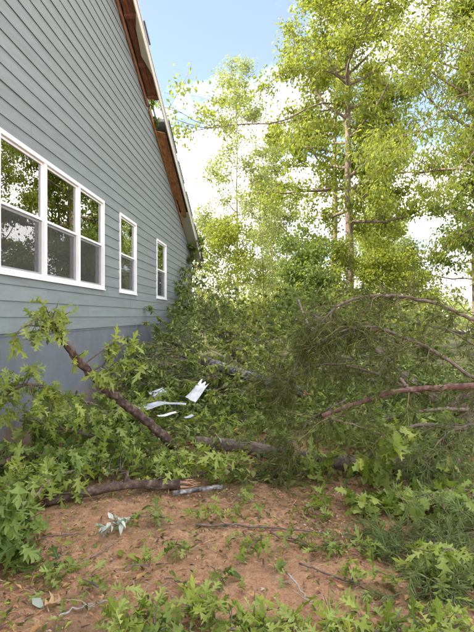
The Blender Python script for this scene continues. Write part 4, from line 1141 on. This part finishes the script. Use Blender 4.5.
def litter(name, label, cat, n, tpl, mat, smin, smax, region=(-2.6, 3.2, 2.1, 7.0), flat=0.2, z0=-0.012, z1=0.012):
    x = rng.uniform(region[0], region[1], n); y = region[2]+(region[3]-region[2])*rng.uniform(0, 1, n)**1.3
    keep = vnoise(x, y, 1.1, 21)+rng.normal(0, 0.45, n) > -0.25
    x, y = x[keep], y[keep]; k = len(x)
    pos = np.stack([x, y, rng.uniform(z0, z1, k)], -1)
    a = rng.uniform(0, 6.28, k)
    V, T, R = scatter(tpl, pos, np.stack([np.cos(a), np.sin(a), rng.normal(0, flat, k)], -1), unit(np.array([0, 0, 1.0])+rng.normal(0, flat, (k, 3))), rng.uniform(smin, smax, k))
    tag(obj(name, tri_mesh(name, V, T, M[mat], False, R)), label, cat, kind='stuff')
M['strawy'] = leaf_mat('dry_needle', [(0, (0.16, 0.09, 0.045)), (0.5, (0.3, 0.19, 0.1)), (1, (0.5, 0.36, 0.22))], (0.3, 0.2, 0.1), 0.1)
M['pale_bit'] = leaf_mat('pale_crumb', [(0, (0.24, 0.19, 0.14)), (1, (0.46, 0.39, 0.31))], (0.35, 0.28, 0.2), 0.1)
M['clod'] = noisy_mat('clay_clod', [(0.3, (0.22, 0.1, 0.055)), (0.7, (0.42, 0.23, 0.14))], 20, 0.95, 0.4)
litter('needle_litter', 'dry needles and straw scattered over the clay', 'litter', 14000, NEED, 'strawy', 0.04, 0.1)
litter('leaf_scrap_litter', 'shreds of green leaf scattered over the clay', 'litter', 11000, PLAIN, 'oak', 0.015, 0.055, z0=0.0, z1=0.02)
litter('brown_leaf_litter', 'old brown leaf bits scattered over the clay', 'litter', 5000, PLAIN, 'dead', 0.012, 0.05)
M['chip'] = leaf_mat('dark_bark_chip', [(0, (0.03, 0.02, 0.015)), (0.6, (0.1, 0.06, 0.04)), (1, (0.2, 0.13, 0.09))], (0.1, 0.07, 0.05), 0.0)
CHIP = [(np.array([(-.12, 0, 0), (.12, .05, 0), (.1, .9, .02), (-.08, 1, 0), (0, .5, .14)]), np.array([(0, 1, 4), (1, 2, 4), (2, 3, 4), (3, 0, 4)]), np.ones(5))]
litter('bark_chip_litter', 'dark bark chips and twig bits scattered over the clay', 'litter', 5000, CHIP, 'chip', 0.012, 0.06, z0=-0.008, z1=0.008)
litter('bark_crumb_litter', 'pale bark crumbs scattered over the clay', 'litter', 4500, TINY, 'pale_bit', 0.008, 0.03)
oc = np.array([(1, 0, 0), (0, 1, 0), (-1, 0, 0), (0, -1, 0), (0, 0, 0.7), (0, 0, -0.7)], float)
of = np.array([(0, 1, 4), (1, 2, 4), (2, 3, 4), (3, 0, 4), (1, 0, 5), (2, 1, 5), (3, 2, 5), (0, 3, 5)])
CL = [(oc*np.array(s)+rng.normal(0, .18, oc.shape), of, np.zeros(6)) for s in ((1, .7, .7), (.8, 1, .9), (1, 1, .5))]
litter('clay_clods', 'small crumbled clods of red clay', 'litter', 5000, CL, 'clod', 0.005, 0.018, z0=-0.015, z1=0.0)
# low weeds and leaf litter in the shade of the brush
n = 34000
x = rng.uniform(-2.7, 6.5, n); y = rng.uniform(4.3, 11.5, n)
k = vnoise(x, y, 0.9, 31)+(y-5.0)*0.6+rng.normal(0, .3, n) > 0
x, y = x[k], y[k]; n = len(x)
zz = rng.uniform(0.01, 1, n)*np.interp(y, [4.5, 7, 10], [0.12, 0.3, 0.5])
V, T, R = scatter(PLAIN, np.stack([x, y, zz], -1), rng.normal(0, 1, (n, 3))*np.array([1, 1, .4])+np.array([0, 0, -0.2]), unit(np.array([0, 0, 1.0])+rng.normal(0, .5, (n, 3))), rng.uniform(0.05, 0.12, n))
V[:, 2] = np.maximum(V[:, 2], 0.005)
tag(obj('ground_cover', tri_mesh('ground_cover', V, T, M['brush'], False, R)), 'low leafy weeds and leaf litter under the fallen branches', 'ground cover', kind='stuff')
